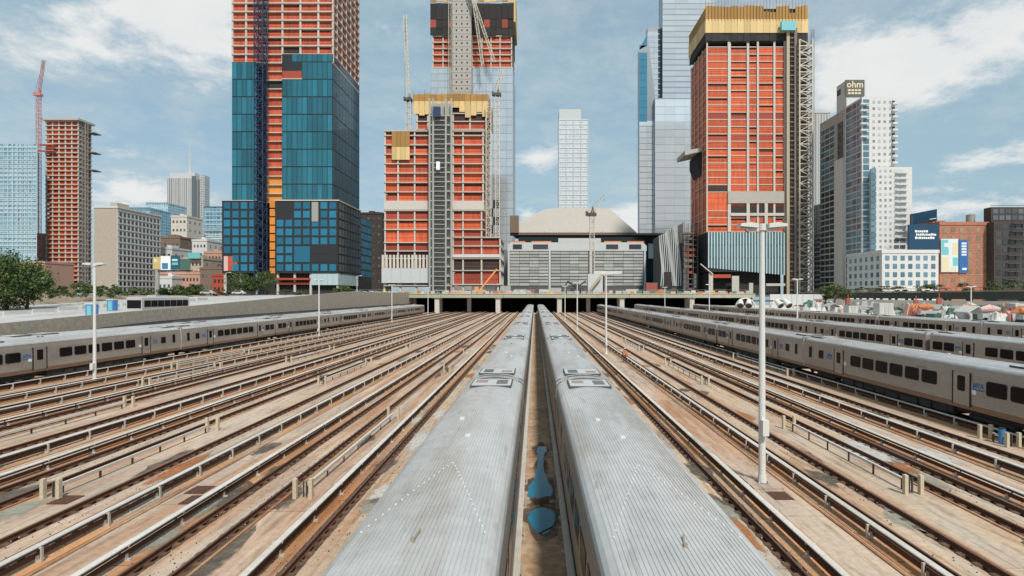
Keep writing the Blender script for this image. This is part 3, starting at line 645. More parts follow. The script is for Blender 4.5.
# ------------------------------------------------------------------ lamp posts
def lamp_post(x, y, h, label, flood=False, z0=0.0, arms=2):
    t = thing('lamp_post', label, 'lamp post', (x, y, z0), 'yard lamp posts')
    b = MB(); b.tube((x, y, z0+.35), (x, y, z0+h-.15), .15, .105, 12); b.build('pole', 'lamp_paint', t, smooth=False)
    b = MB(); b.box(x-.26, x+.26, y-.26, y+.26, z0, z0+.06); b.tube((x, y, z0+.06), (x, y, z0+.36), .19, .17, 12); [b.tube((x+i*.2, y+j*.2, z0+.06), (x+i*.2, y+j*.2, z0+.11), .03, .03, 6) for i in (-1, 1) for j in (-1, 1)]; b.build('base', 'lamp_paint', t)
    b = MB(); b.beam((x-.6, y, z0+h-.12), (x+.6, y, z0+h-.12), .11, .11); b.tube((x, y, z0+h-.16), (x, y, z0+h+.12), .16, .16, 10); b.build('crossarm', 'lamp_paint', t)
    for sx in (-1, 1):
        b = MB(); b.prism([(x+sx*.22, z0+h-.06), (x+sx*.98, z0+h+.0), (x+sx*.98, z0+h+.11), (x+sx*.6, z0+h+.17), (x+sx*.22, z0+h+.12)], y-.24, y+.24); hd = b.build('lamp_head', 'lamp_paint', t)
        MB().box(x+sx*.35, x+sx*.9, y-.18, y+.18, z0+h-.075, z0+h-.055).build('lens', 'lamp_lens', hd)
    b = MB().box(x-.13, x+.13, y-.42, y-.15, z0+2.1 if flood else z0+1.2, z0+2.75 if flood else z0+1.75); b.build('switch_box', 'lamp_paint', t)
    if flood:
        b = MB(); b.beam((x-1.0, y-.02, z0+7.75), (x+1.0, y-.02, z0+7.75), .06, .06); b.build('flood_bar', 'crane_dark', t)
        for k, dx in enumerate((-.95, -.6, .55, .9)):
            b = MB(); b.tube((x+dx, y-.1, z0+7.78), (x+dx+(.1 if dx > 0 else -.1), y-.35, z0+7.55), .08, .15, 12); fl = b.build('flood_light', 'lamp_paint', t)
            b = MB(); e = Vector((.1 if dx > 0 else -.1, -.25, -.23)).normalized(); c0 = Vector((x+dx+(.1 if dx > 0 else -.1), y-.35, z0+7.55)); b.tube(c0+e*.004, c0+e*.03, .12, .12, 12); b.build('lens', 'crane_dark', fl)
        for k in (-1, 1):
            b = MB()
            for q in range(8):
                a0, a1 = R(180*q/8), R(180*(q+1)/8); b.beam((x+k*.75+.42*math.cos(a0), y-.12, z0+7.45+.42*math.sin(a0)), (x+k*.75+.42*math.cos(a1), y-.12, z0+7.45+.42*math.sin(a1)), .05)
            b.build('flood_guard', 'lamp_paint', t)
lamp_post(9.65, 23.8, 10.9, 'tall white lamp post with floodlight ring right of the middle trains', True)
sl_ = box('lamp_footing', g, 'slab_concrete', 9.0, 10.3, 23.0, 24.6, -.1, .06)
for k, y in enumerate((76, 128, 180)): lamp_post(9.65, y, 10.8, ['slim white lamp post, second in the row right of the middle trains', 'slim white lamp post, third in the row right of the middle trains', 'slim white lamp post nearest the bridge right of the middle trains'][k])
for k, y in enumerate((51.5, 105, 158.5, 212)): lamp_post(-40.5+(2.15 if False else 0), y, 10.8, ['white lamp post standing before the left train, biggest on the left', 'white lamp post before the left train, second from the left', 'white lamp post before the left train, third from the left', 'white lamp post before the left train, nearest the bridge'][k])
for k, y in enumerate((101, 152, 204)): lamp_post(50.4-3.1, y, 10.8, ['white lamp post between the right trains, biggest of three', 'white lamp post between the right trains, middle one of three', 'white lamp post between the right trains, nearest the bridge'][k])
# ------------------------------------------------------------------ land round the yard
STZ = 8.2
st = MB().box(-2600, 2600, 262, 3600, 7.2, STZ).build('street', 'asphalt'); tag(st, 'grey street level beyond the bridge', None, None, 'structure')
MB().box(-130, 130, 335, 336, -.08, 7.2).build('end_wall', 'dark_concrete', st)
for x in (-84, 98): MB().box(x-.5, x+.5, 263.5, 334.9, -.08, 7.19).build('end_wall', 'dark_concrete', st)
def rampz(y): return max(2.2, 4.1+(y-57)*.0365) if y < 168 else min(8.15, 8.15)
ys = [8, 30, 57, 80, 110, 140, 168, 261.9]
roadz = lambda y: rampz(y)-.85*max(0, min(1, (210-y)/40))
rp = MB().prism_x([(y, roadz(y)) for y in ys]+[(261.9, .9+2.9), (8, 1.0)], -112, -56.6).build('ramp_road', 'ramp_road'); tag(rp, 'pale sloping ramp road on the left of the yard', None, None, 'structure')
rw = thing('retaining_wall', 'long beige concrete wall edging the ramp behind the left train', 'wall', (-56, 20, 0))
for k in range(len(ys)-1):
    y0, y1 = ys[k], ys[k+1]; n = max(1, int((y1-y0)/9))
    for q in range(n):
        a, b = y0+(y1-y0)*q/n, y0+(y1-y0)*(q+1)/n
        MB().prism_x([(a+.03, min(4.2, rampz(a)-.9)), (b-.03, min(4.2, rampz(b)-.9)), (b-.03, rampz(b)+.85), (a+.03, rampz(a)+.85)], -56.6, -56.15).build('wall_panel', 'parapet', rw)
MB().box(-57.4, -56.75, 8, 249, 0, 3.0).build('footing_wall', 'dark_concrete', rw)  # darker concrete puts the shade of the recess into the colour
em = MB().prism([(-112, 0), (-112, 5.5), (-124, 7.9), (-900, 7.9), (-900, 0)], 8, 262).build('terrain', 'earth'); tag(em, 'brown earth bank left of the ramp', None, None, 'structure')
pad = MB().box(74, 900, 8, 262, -.2, 3.2).build('pavement', 'pale_concrete'); tag(pad, 'pale construction yard behind the right-hand trains', None, None, 'structure')
rw2 = thing('retaining_wall', 'low concrete wall behind the hindmost right train', 'wall', (73.7, 60, 0))
for k in range(20): MB().box(73.5, 73.95, 9+k*12, 20.95+k*12, 0, 3.5).build('wall_panel', 'parapet', rw2)

# ------------------------------------------------------------------ the bridge
br = thing('bridge', 'long flat road bridge crossing the yard above the trains', 'bridge', (0, 249, 0))
MB().box(-84, 98, 249.6, 262.5, 7.2, 8.25).build('deck', 'concrete', br)
for k in range(13):
    x0 = -84+k*14; MB().prism_x([(249.0, 6.75), (249.5, 6.75), (249.5, 8.45), (249.0, 8.45)], x0+.05, x0+13.95).build('girder', 'girder_green', br)
    MB().box(x0+.05, x0+13.95, 248.8, 249.65, 8.455, 8.66).build('kerb', 'tan_trim', br)
for px in (437, 498, 559.5, 622, 692, 380):
    x = PX(px, 250); b = MB(); b.box(x-1.0, x+1.0, 249.7, 251.6, 0, 6.3); b.box(x-1.6, x+1.6, 249.6, 251.7, 6.3, 7.19); b.build('column', 'column_concrete', br)
for px in (437, 498, 559.5, 622, 692, 380, 410, 467, 590):
    x = PX(px, 250); box('column', br, 'column_concrete', x-.9, x+.9, 258, 259.6, 0, 7.19)
for k in range(60):
    x = -83+k*3.05; box('fence_post', br, 'paint_grey', x-.05, x+.05, 249.2, 249.3, 8.66, 10.3)
for k in range(59):
    x = -83+k*3.05; c = random.choice(['white', 'orange', 'grey', 'pink', 'green', 'white', 'yellow', 'grey']); h = random.uniform(.7, 1.35)
    if k % 7 != 6: box('fence_banner', br, 'paint_'+c, x+.1, x+random.uniform(1.5, 2.95), 249.31, 249.34, 8.7, 8.75+h)
tag(MB().box(-83.5, 97, 249.22, 249.28, 9.2, 9.26).box(-83.5, 97, 249.22, 249.28, 10.24, 10.3).build('fence_rail', 'paint_grey', br), None)
rb = random.Random(3)
x = -80
cols = ['orange', 'white', 'green', 'grey', 'orange', 'white', 'yellow', 'pink', 'red', 'white', 'tarp_green']
while x < 96:                                       # water-filled barriers behind the fence
    c = rb.choice(cols); L_ = rb.uniform(1.5, 2.4); y = 251+rb.random()*2.5; h = rb.uniform(.85, 1.5)
    b = MB(); b.prism_x([(y-.3, 8.25), (y+.3, 8.25), (y+.24, 8.5), (y+.09, 8.75), (y+.08, 8.25+h), (y-.08, 8.25+h), (y-.09, 8.75), (y-.24, 8.5)], x, x+L_)
    for q in (.25, .75): b.box(x+L_*q-.1, x+L_*q+.1, y-.085, y+.085, 8.25+h, 8.33+h)
    b.solo('road_barrier', 'paint_'+c, '%s plastic road barrier standing on the bridge' % c.replace('tarp_', 'dark '), 'barrier', (x+L_/2, y, 8.25), 'barriers along the bridge'); x += L_+rb.uniform(.2, 1.6)

# ------------------------------------------------------------------ helpers for buildings
def lin(a, b, n): return [a+(b-a)*i/n for i in range(n+1)]
def panes(par, name, m, face, c, us, zs, th=.15, gap=.12, gz=None, skip=None):
    gz = gap if gz is None else gz
    for i in range(len(us)-1):
        u0, u1 = sorted((us[i], us[i+1]))
        for j in range(len(zs)-1):
            z0, z1 = sorted((zs[j], zs[j+1]))
            if skip and skip(i, j): continue
            mm = m(i, j) if callable(m) else m
            if face == 'F': box(name, par, mm, u0+gap, u1-gap, c-th, c, z0+gz, z1-gz)
            elif face == 'R': box(name, par, mm, c, c+th, u0+gap, u1-gap, z0+gz, z1-gz)
            else: box(name, par, mm, c-th, c, u0+gap, u1-gap, z0+gz, z1-gz)
def windows(par, m, face, c, us, zs, w_, h, th=.10, sill=None, skip=None):
    """single windows centred in a grid of cells, each with its frame standing proud of the wall"""
    for i in range(len(us)-1):
        u = (us[i]+us[i+1])/2
        for j in range(len(zs)-1):
            if skip and skip(i, j): continue
            z = (zs[j]+zs[j+1])/2; a = (u-w_/2, u+w_/2)
            if face == 'F': box('window', par, m, a[0], a[1], c-th, c, z-h/2, z+h/2)
            elif face == 'R': box('window', par, m, c, c+th, a[0], a[1], z-h/2, z+h/2)
            else: box('window', par, m, c-th, c, a[0], a[1], z-h/2, z+h/2)
def frame_floors(par, x0, x1, y0, y1, zs, bx, by, sd, net, rec=.8, over=.35, colw=.9, slab_t=.55, skip=None, colm='column_concrete', core='interior_brown', slabm='slab_edge', cols=True):
    """concrete frame under construction: floor slabs, columns, safety nets hung bay by bay"""
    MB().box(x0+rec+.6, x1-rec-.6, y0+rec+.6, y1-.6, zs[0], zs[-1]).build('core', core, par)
    for z in zs: box('floor_slab', par, slabm, x0-over, x1+over, y0-over, y1+over, z-slab_t, z)
    for j in range(len(zs)-1):
        za, zb = zs[j], zs[j+1]-slab_t
        for i in range(len(bx)-1):
            if skip and skip('F', i, j): continue
            m = net('F', i, j); 
            if m: box('net_or_shade_sheet', par, m, bx[i]+.05, bx[i+1]-.05, y0+rec, y0+rec+.08, za+.02, zb-(.0 if rb.random() < .55 else rb.uniform(.1, 1.6)))  # open bays get a near-black sheet, interior shade put into its colour
        for i in range(len(by)-1):
            if skip and skip('S', i, j): continue
            m = net('S', i, j)
            xx = x1-rec if sd == 'R' else x0+rec
            if m: box('net_or_shade_sheet', par, m, xx-.04, xx+.04, by[i]+.05, by[i+1]-.05, za+.02, zb-(.0 if rb.random() < .6 else rb.uniform(.1, .6)))
    for j in range(len(zs)-1):                       # guard cables across each open floor
        for f_ in (.36, .7):
            z = zs[j]+(zs[j+1]-slab_t-zs[j])*f_; box('guard_cable', par, 'net_deep', x0+.1, x1-.1, y0+rec-.07, y0+rec-.02, z-.06, z+.06)
    if cols:
        for x in bx: box('column', par, colm, x-colw/2, x+colw/2, y0+.05, y0+.05+colw, zs[0], zs[-1]-slab_t)
        for y in by[1:]:
            xx = x1 if sd == 'R' else x0
            box('column', par, colm, xx-.05-colw if sd == 'R' else xx+.05, xx-.05 if sd == 'R' else xx+.05+colw, y-colw/2, y+colw/2, zs[0], zs[-1]-slab_t)
def hoist(name, label, x, y, w_, z0, z1, m, step=3.0, tie=None, platform=None, cat='hoist'):
    t = thing(name, label, cat, (x, y, z0)); lattice(MB(), (x, y, z0), (x, y, z1), w_, w_*.09, step).build('mast', m, t, fix=False)
    if platform:
        z = z0+4
        while z < z1-3: box('landing', t, platform[0], x-w_*platform[1]/2, x+w_*platform[1]/2, y+w_*.55, y+w_*.55+1.5, z, z+platform[2]); z += platform[3]
    return t
def tower_crane(label, x, y, z0, z1, w_, jibs, m, cabm='crane_dark', cabw=3.0, counter=None):
    t = thing('tower_crane', label, 'crane', (x, y, z0))
    lattice(MB(), (x, y, z0), (x, y, z1), w_, w_*.11, w_*1.25).build('mast', m, t, fix=False)
    b = MB(); b.box(x-cabw*.5, x+cabw*.5, y-w_*.7, y+w_*.7, z1, z1+cabw*.35); b.box(x-cabw*.75, x-cabw*.5, y-w_*.5, y+w_*.5, z1+.2, z1+cabw*.55); b.prism([(x-cabw*.2, z1+cabw*.35), (x+cabw*.35, z1+cabw*.35), (x+cabw*.1, z1+cabw*1.2)], y-w_*.3, y+w_*.3); b.build('cab', cabm, t)
    for (a, c) in jibs: lattice(MB(), (x+a[0], y, a[1]), (x+c[0], y, c[1]), w_*.62, w_*.09, w_*.9).build('jib', m, t, fix=False)
    if jibs:
        a, c = jibs[0]; b = MB(); b.beam((x-cabw*.6, y, z1+cabw*.5), (x+c[0], y, c[1]), w_*.05); b.beam((x+c[0], y, c[1]), (x+c[0]+.3, y, c[1]-(c[1]-a[1])*.35), w_*.05); b.build('cable', 'crane_dark', t)
    return t
def simple_building(name, label, px0, px1, pyt, Y, depth, wall, win, cols, rows, ww, wh, side=None, scols=0, cat='building', base=STZ, parapet=True, roofstuff=True, pyb=None, cornice=None):
    x0, x1, zt = PX(px0, Y), PX(px1, Y), PZ(pyt, Y); t = thing(name, label, cat, ((x0+x1)/2, Y, base))
    MB().box(x0, x1, Y, Y+depth, base-.15, zt).build('wall', wall, t)
    if parapet:
        b = MB(); b.box(x0-.25, x1+.25, Y-.25, Y+.3, zt-.9, zt+.5); b.box(x0-.25, x0+.3, Y+.3, Y+depth+.25, zt-.9, zt+.5); b.box(x1-.3, x1+.25, Y+.3, Y+depth+.25, zt-.9, zt+.5); b.build('cornice', cornice or wall, t)
    zb = PZ(pyb, Y) if pyb else base+1
    if cols: windows(t, win, 'F', Y, lin(x0+.6, x1-.6, cols), lin(zb, zt-1.2, rows), ww, wh)
    if side and scols: windows(t, win, side, x1 if side == 'R' else x0, lin(Y+.8, Y+depth-.8, scols), lin(zb, zt-1.2, rows), ww, wh)
    if roofstuff:
        rr = random.Random(int(px0*7+Y)); b = MB(); w_ = (x1-x0); b.box(x0+w_*.25, x0+w_*.5, Y+depth*.3, Y+depth*.7, zt, zt+2.6)
        b.box(x0+w_*.65, x0+w_*.75, Y+depth*.2, Y+depth*.4, zt, zt+1.6); b.build('roof_plant', wall, t)
    return t

# ------------------------------------------------------------------ blue tower on its dark podium
Yp = 290.0; X0, X1 = PX(222, Yp), PX(338, Yp); zt, zb = PZ(201, Yp), PZ(272, Yp)
t = thing('blue_glass_tower', 'teal glass tower on dark podium, bare red upper floors still open', 'tower', ((X0+X1)/2, Yp, STZ))
gl, gr = PX(258, Yp), PX(275, Yp)
MB().box(X0, gl, Yp, Yp+38, zb-.6, zt).build('podium_left', 'podium_black', t)
MB().box(gr, X1, Yp, Yp+38, zb-.6, zt).build('podium_right', 'podium_black', t)
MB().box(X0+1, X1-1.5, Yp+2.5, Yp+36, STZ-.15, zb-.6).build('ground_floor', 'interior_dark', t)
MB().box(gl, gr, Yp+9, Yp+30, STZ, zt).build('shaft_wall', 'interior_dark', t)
zr = lin(zb, zt, 8)
panes(t, 'podium_pane', 'glass_podium', 'F', Yp, lin(X0+.5, gl-.6, 4), zr, .16, .55, skip=lambda i, j: i == 0 and j < 2)
box('red_panel', t, 'net_red', X0+3.2, X0+8, Yp-.14, Yp, zr[0]+.6, zr[2]-1); box('pink_panel', t, 'paint_pink', X0+1, X0+3.1, Yp-.14, Yp, zr[0]+.6, zr[2]-1)
def skp(i, j): return (j >= 6 and i < 2) or (j in (1, 2) and i in (2, 3, 4, 5, 6)) or (j >= 6 and i == 4)
uu = lin(gr+.4, X1-.4, 7)
panes(t, 'podium_pane', 'glass_podium', 'F', Yp, uu, zr, .16, .55, skip=skp)
box('podium_pane', t, 'glass_podium', uu[2]+.5, uu[4]-.5, Yp-.16, Yp, zr[1]+.5, zr[3]-.5)
box('grey_panel', t, 'hoist_grey', uu[4]+.6, uu[5]-.6, Yp-.5, Yp, zr[6]-1.5, zr[8]-.6)
panes(t, 'dark_panel', 'podium_black', 'F', Yp, [uu[4], uu[5], uu[6], uu[7]], [zr[1], zr[2], zr[3]], .10, .3)
box('coping', t, 'slab_edge', gr-.3, X1+.6, Yp-.5, Yp+37, zt+.01, zt+.6); box('coping', t, 'slab_edge', X0-.3, gl+.2, Yp-.5, Yp+37, zt+.01, zt+.4)
panes(t, 'podium_pane', 'glass_dark', 'R', X1, lin(Yp+.6, Yp+37.4, 8), zr, .16, .5)
MB().box(X1-30, X1-1, Yp+38, Yp+63, STZ, zt-2.2).build('rear_podium', 'podium_black', t)
panes(t, 'podium_pane', 'glass_podium', 'R', X1-1, lin(Yp+38.6, Yp+62.6, 6), lin(zb-1.5, zt-2.4, 8), .16, .5)
for a, b in zip(lin(PX(311, Yp), X1, 5), lin(PX(311, Yp), X1, 5)[1:]): box('hoarding_panel', t, 'pale_blue', a+.04, b-.04, Yp+.3, Yp+.6, PZ(285, Yp), zb-.62)
for k in range(8): box('hoarding_panel', t, 'pale_blue', X1-.5, X1-.2, Yp+.7+k*4.2, Yp+4.8+k*4.2, PZ(285, Yp), zb-.62)
box('canopy', t, 'net_deep', PX(275, Yp), PX(310, Yp), Yp-1, Yp+2, PZ(280, Yp), PZ(278, Yp)); box('canopy', t, 'net_deep', PX(278, Yp), PX(309, Yp), Yp+.5, Yp+2, PZ(284.5, Yp), PZ(282, Yp))
for px in (224, 240, 256, 277, 294, 310, 337): box('column', t, 'column_concrete', PX(px, Yp)-.5, PX(px, Yp)+.5, Yp+.7, Yp+1.7, STZ-.1, zb-.6)
# tower
Yt = 296.0; a0, a1, a2, a3, a4 = [PX(p, Yt) for p in (232, 257, 266, 282, 332.5)]; Yd = 341
zg0, zgl, zgr = zt+.62, PZ(62, Yt), PZ(54, Yt)
MB().box(a0, a1, Yt, Yd, zg0, zgl).build('tower_body', 'mullion_dark', t); MB().box(a3, a4, Yt, Yd, zg0, zgr).build('tower_body', 'mullion_dark', t)
MB().box(a1, a3, Yt+4, Yd-4, zg0, zgl).build('shaft_wall', 'interior_dark', t)
zz = lin(zg0, PZ(62, Yt), 8)
panes(t, 'glass_pane', 'glass_teal', 'F', Yt, lin(a0, a1, 5), zz, .14, .14, .28)
uu = lin(a3, a4, 10)
panes(t, 'glass_pane', 'glass_teal', 'F', Yt, uu, zz, .14, .14, .28, skip=lambda i, j: j == 7 and i < 4)
panes(t, 'glass_pane', 'glass_teal', 'F', Yt, uu[2:], [zz[-1], zgr], .14, .14, .2)
box('net_opening', t, 'net_deep', uu[0]+.3, uu[4]-.3, Yt-.05, Yt, zz[7]+.6, zz[7]+4.5); box('opening_frame', t, 'slab_edge', uu[0], uu[4], Yt-.3, Yt, zz[7]+.0, zz[7]+.55)
panes(t, 'glass_pane', 'glass_teal_shaded', 'R', a4, lin(Yt, Yd, 9), zz+[zgr], .14, .16, .28)
for k, z in enumerate(lin(zg0, zgl, 16)):            # open hoist bay between the glass
    box('floor_slab', t, 'slab_edge', a2, a3-.05, Yt+.1, Yt+3.9, z-.55, z)
    if k < 16: box('net_or_shade_sheet', t, 'net_amber' if k < 3 else ('interior_dark' if k == 13 else 'net_red'), a2+.2, a3-.3, Yt+1.2, Yt+1.3, z+.02, z+(zgl-zg0)/16-.58)
for z in lin(STZ+6, zt-3, 9): box('net_or_shade_sheet', t, 'net_amber', PX(267, Yp), PX(274.4, Yp), Yp+3, Yp+3.1, z, z+3.7)
zs = [zgl+k*4.52 for k in range(0, 23)]
frame_floors(t, a0, a4, Yt+.3, Yd, zs, [a0, PX(245.6, Yt), PX(266, Yt), a3, PX(300, Yt), PX(318, Yt), a4], lin(Yt+.3, Yd, 6), 'R', lambda f, i, j: 'interior_dark' if (f == 'F' and j < 2 and i == 3) else 'net_red', rec=.9, over=.25, slab_t=.7)
hoist('construction_hoist', 'dark blue hoist mast running up the teal glass tower', PX(261.5, 288), 287.0, 4.4, STZ, PZ(-40, 288), 'hoist_blue', 4.5, platform=('hoist_blue', .95, .5, 4.5))

# ------------------------------------------------------------------ middle construction building with concrete stair tower
Yc = 300.0; ppx = lambda p: PX(p, Yc); ppz = lambda p: PZ(p, Yc)
t = thing('construction_building', 'wide red-netted building with open floors and tan formwork crown', 'building', (ppx(435), Yc, STZ))
zs = [ppz(p) for p in (285, 268.5, 258, 250.5, 242, 229, 219.5, 210)]; bx = [ppx(p) for p in (385, 398, 414.6, 431)]
frame_floors(t, ppx(384.5), ppx(432), Yc, Yc+36, zs, bx, [Yc, Yc+18, Yc+36], 'R', lambda f, i, j: None if j < 2 else ('net_orange' if j in (4, 5) else ('interior_dark' if j in (2,) else 'net_deep')), colw=.8)
frame_floors(t, ppx(452), ppx(500), Yc, Yc+36, [ppz(p) for p in (284, 270, 258, 245.5, 237)], [ppx(p) for p in (453, 463, 481.5, 500)], [Yc, Yc+12, Yc+24, Yc+36], 'R', lambda f, i, j: ['net_deep', 'interior_dark', 'net_red', 'net_deep'][j], colw=.8)
frame_floors(t, ppx(452), ppx(484), Yc, Yc+36, [ppz(p) for p in (236.5, 229, 219.5, 210)], [ppx(p) for p in (453, 463, 481.5)], [Yc, Yc+18, Yc+36], 'R', lambda f, i, j: ['net_deep', 'net_orange', 'net_red'][j] if f == 'F' else 'net_deep', colw=.8)
box('transfer_beam', t, 'column_concrete', ppx(384), ppx(484), Yc-.5, Yc+36, ppz(209.9), ppz(201))
zs = [ppz(200.8-k*9.4) for k in range(8)]+[ppz(130.5)]
bx = [ppx(p) for p in (385, 398, 414.6, 431, 453, 463, 483)]
frame_floors(t, ppx(384.5), ppx(484), Yc, Yc+36, zs, bx, lin(Yc, Yc+36, 4), 'R', lambda f, i, j: (None if i == 3 and f == 'F' else ('interior_dark' if j == 7 else ('net_orange' if rb.random() < .3 else 'net_red'))), colw=.8, rec=1.0)
for a, b in zip(lin(ppx(392), ppx(410), 4), lin(ppx(392), ppx(410), 4)[1:]):
    box('formwork_panel', t, 'formwork_brown', a+.06, b-.06, Yc-.7, Yc-.4, ppz(147), ppz(132)); box('formwork_panel', t, 'formwork_tan', a+.06, b-.06, Yc-.7, Yc-.4, ppz(160), ppz(147.2))
# setback storeys with the tan formwork crown
Ys = Yc+6; q = lambda p: PX(p, Ys); qz = lambda p: PZ(p, Ys)
frame_floors(t, q(417), q(486), Ys, Ys+28, [qz(129), qz(121), qz(113)], [q(p) for p in (417, 428, 453, 470, 486)], [Ys, Ys+28], 'R', lambda f, i, j: 'net_red' if j == 0 else 'interior_dark', rec=.6)
MB().box(q(418), q(486), Ys+1, Ys+27, qz(113), qz(97)).build('crown_core', 'interior_dark', t)
xs = lin(q(413.5), q(488), 13)
for k in range(13):
    lowz = 116 if k < 4 else (108 if k < 8 else 118 - (k % 3)*2)
    box('formwork_panel', t, 'formwork_tan', xs[k]+.06, xs[k+1]-.06, Ys-.5, Ys-.2, qz(lowz-rb.random()*2), qz(101.5)); box('formwork_panel', t, 'formwork_brown', xs[k]+.06, xs[k+1]-.06, Ys-.3, Ys-.05, qz(101.3), qz(94.5-rb.random()))
    box('formwork_post', t, 'formwork_brown', xs[k]-.1, xs[k]+.1, Ys-.72, Ys-.52, qz(105), qz(91.5-rb.random()*2.5))
for k in range(6):
    y = Ys+k*5; box('formwork_panel', t, 'formwork_brown', q(488.2), q(488.7), y+.1, y+4.9, qz(118), qz(95))
# striped cladding and pale hoarding at the foot
xs = lin(ppx(382), ppx(430), 13)
for k in range(13): box('cladding_fin', t, 'cream_wall', xs[k]+.1, xs[k]+1.25, Yc-.9, Yc-.4, ppz(268), ppz(255))
for k in range(5): box('hoarding_panel', t, 'panel_white', lin(ppx(382), ppx(430), 5)[k]+.04, lin(ppx(382), ppx(430), 5)[k+1]-.04, Yc-1.0, Yc-.8, ppz(283), ppz(268.2))
box('white_beam', t, 'white_wall', ppx(452), ppx(500), Yc-.8, Yc-.37, ppz(257.5), ppz(254.3))
for px in (384, 400, 416, 430, 453, 463, 481.5, 498): box('column', t, 'column_concrete', ppx(px)-.5, ppx(px)+.5, Yc+.6, Yc+1.6, STZ-.1, ppz(283.3))
s_ = thing('stair_tower', 'grey concrete stair and hoist tower rising in the middle of the red-netted building', 'stair tower', (ppx(441.5), Yc-3, STZ))
for px in (431, 434.5, 447, 452.5): box('leg', s_, 'hoist_grey', ppx(px)-.45, ppx(px)+.45, Yc-4.2, Yc-3.3, STZ, ppz(101))
MB().box(ppx(431.6), ppx(452), Yc-.9, Yc-.55, STZ, ppz(104)).build('back_wall', 'hoist_grey', s_)
for k in range(38):
    z = STZ+2+k*2.5
    if z > ppz(104): break
    box('landing', s_, 'hoist_grey', ppx(435.2), ppx(446.5), Yc-3.9, Yc-1, z, z+.4)
    if k % 2: box('landing', s_, 'core_concrete', ppx(447.6), ppx(452), Yc-3.8, Yc-1, z, z+.5); box('landing', s_, 'core_concrete', ppx(431.5), ppx(434), Yc-3.8, Yc-1, z, z+.5)
    b = MB(); b.beam((ppx(436), Yc-3.6, z+.4), (ppx(446), Yc-3.6, z+2.5), .22); 
    if k % 2 == 0: b.build('stair_flight', 'dark_concrete', s_)
box('hoist_car', s_, 'ad_white', ppx(438), ppx(441.5), Yc-5.6, Yc-4.3, ppz(172), ppz(164)); box('hoist_car', s_, 'hoist_blue', ppx(435), ppx(442), Yc-5.6, Yc-4.3, ppz(120), ppz(110))
hoist('construction_hoist', 'pinkish lattice hoist on the right flank of the red-netted building', ppx(488), Yc+4, 2.6, STZ, ppz(100), 'crane_cream', 2.6)
tower_crane('cream tower crane with upright jib left of the tan crown', ppx(405.5), Yc+8, ppz(131), PZ(101, Yc+8), 2.4, [((-.3, PZ(97, Yc+8)), (-2.0, PZ(15, Yc+8)))], 'crane_cream', cabw=3.6)
tower_crane('small red and white crane right of the tan crown', ppx(496), Yc+12, PZ(262, Yc+12), PZ(96, Yc+12), 2.2, [((0, PZ(94, Yc+12)), (2.4, PZ(71, Yc+12)))], 'crane_cream', cabw=4)

# ------------------------------------------------------------------ tall tower behind it
Yb = 420.0; bx_ = lambda p: PX(p, Yb); bz = lambda p: PZ(p, Yb)
t = thing('skyscraper', 'tall half-clad tower with grey concrete core and black netted top', 'skyscraper', (bx_(472), Yb, STZ))
MB().box(bx_(431), bx_(513), Yb, Yb+50, STZ, bz(67)).build('body', 'mirror_band', t)
panes(t, 'glass_pane', 'glass_white', 'F', Yb, lin(bx_(431), bx_(452), 3), lin(bz(130), bz(67), 9), .15, .12); panes(t, 'glass_pane', lambda i, j: 'glass_dark' if (j in (2, 3, 4, 5) and i < 4 and (i+j) % 2 == 0) else 'glass_white', 'F', Yb, lin(bx_(473), bx_(513), 6), lin(bz(250), bz(67), 22), .15, .12)  # dark panes low on the right paint reflections into the glass
zs = [bz(67-k*6.3) for k in range(6)]
frame_floors(t, bx_(433), bx_(511.5), Yb, Yb+50, zs, [bx_(p) for p in (433, 443, 453, 472, 482, 491, 500, 511.5)], [Yb, Yb+50], 'R', lambda f, i, j: None if (i == 2 and f == 'F') else 'net_red', rec=.8, slab_t=.8, colw=.8)
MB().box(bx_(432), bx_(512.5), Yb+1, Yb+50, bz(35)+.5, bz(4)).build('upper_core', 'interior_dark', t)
xs = lin(bx_(430.5), bx_(514), 14)
for k in range(14):
    for j, (p0, p1) in enumerate(((35, 28), (27.5, 20), (19, 4))):
        if 4 <= k <= 6: continue
        box('black_net', t, 'net_black' if j != 1 or k % 3 else 'net_deep', xs[k], xs[k+1]-.15, Yb-.6-rb.random()*.8, Yb-.2, bz(p0+rb.random()*1.5), bz(p1))
    box('formwork_panel', t, 'formwork_tan' if k % 4 else 'formwork_brown', xs[k]+.1, xs[k+1]-.1, Yb-1, Yb-.5, bz(3.5-rb.random()*2), bz(-12))
box('formwork_panel', t, 'formwork_tan', bx_(513), bx_(515.5), Yb-.4, Yb+40, bz(22), bz(-12))
c_ = MB().box(bx_(453), bx_(472), Yb-4, Yb+8, STZ, bz(-20)).build('core', 'core_concrete', t)
panes(t, 'core_opening', 'interior_dark', 'F', Yb-4, lin(bx_(454.5), bx_(470.5), 3), [bz(100-k*6.4) for k in range(19)], .05, 1.5, 1.7)
for k in range(19): box('core_joint', t, 'hoist_grey', bx_(453)-.1, bx_(472)+.1, Yb-4.12, Yb-4, bz(100-k*6.4)-.25, bz(100-k*6.4)+.25)
tower_crane('white crane whose two booms lean across the black netted top', bx_(474), Yb-9, PZ(140, Yb-9), PZ(100, Yb-9), 3.0, [((-1.0, PZ(-15, Yb-9)), (7.5, PZ(66, Yb-9))), ((-3, PZ(-15, Yb-9)), (16.0, PZ(62, Yb-9)))], 'crane_cream', cabw=4)
hoist('construction_hoist', 'thin white hoist mast beside the grey core of the tall tower', bx_(450.5), Yb-3, 2.0, STZ, bz(-10), 'hoist_white', 4)

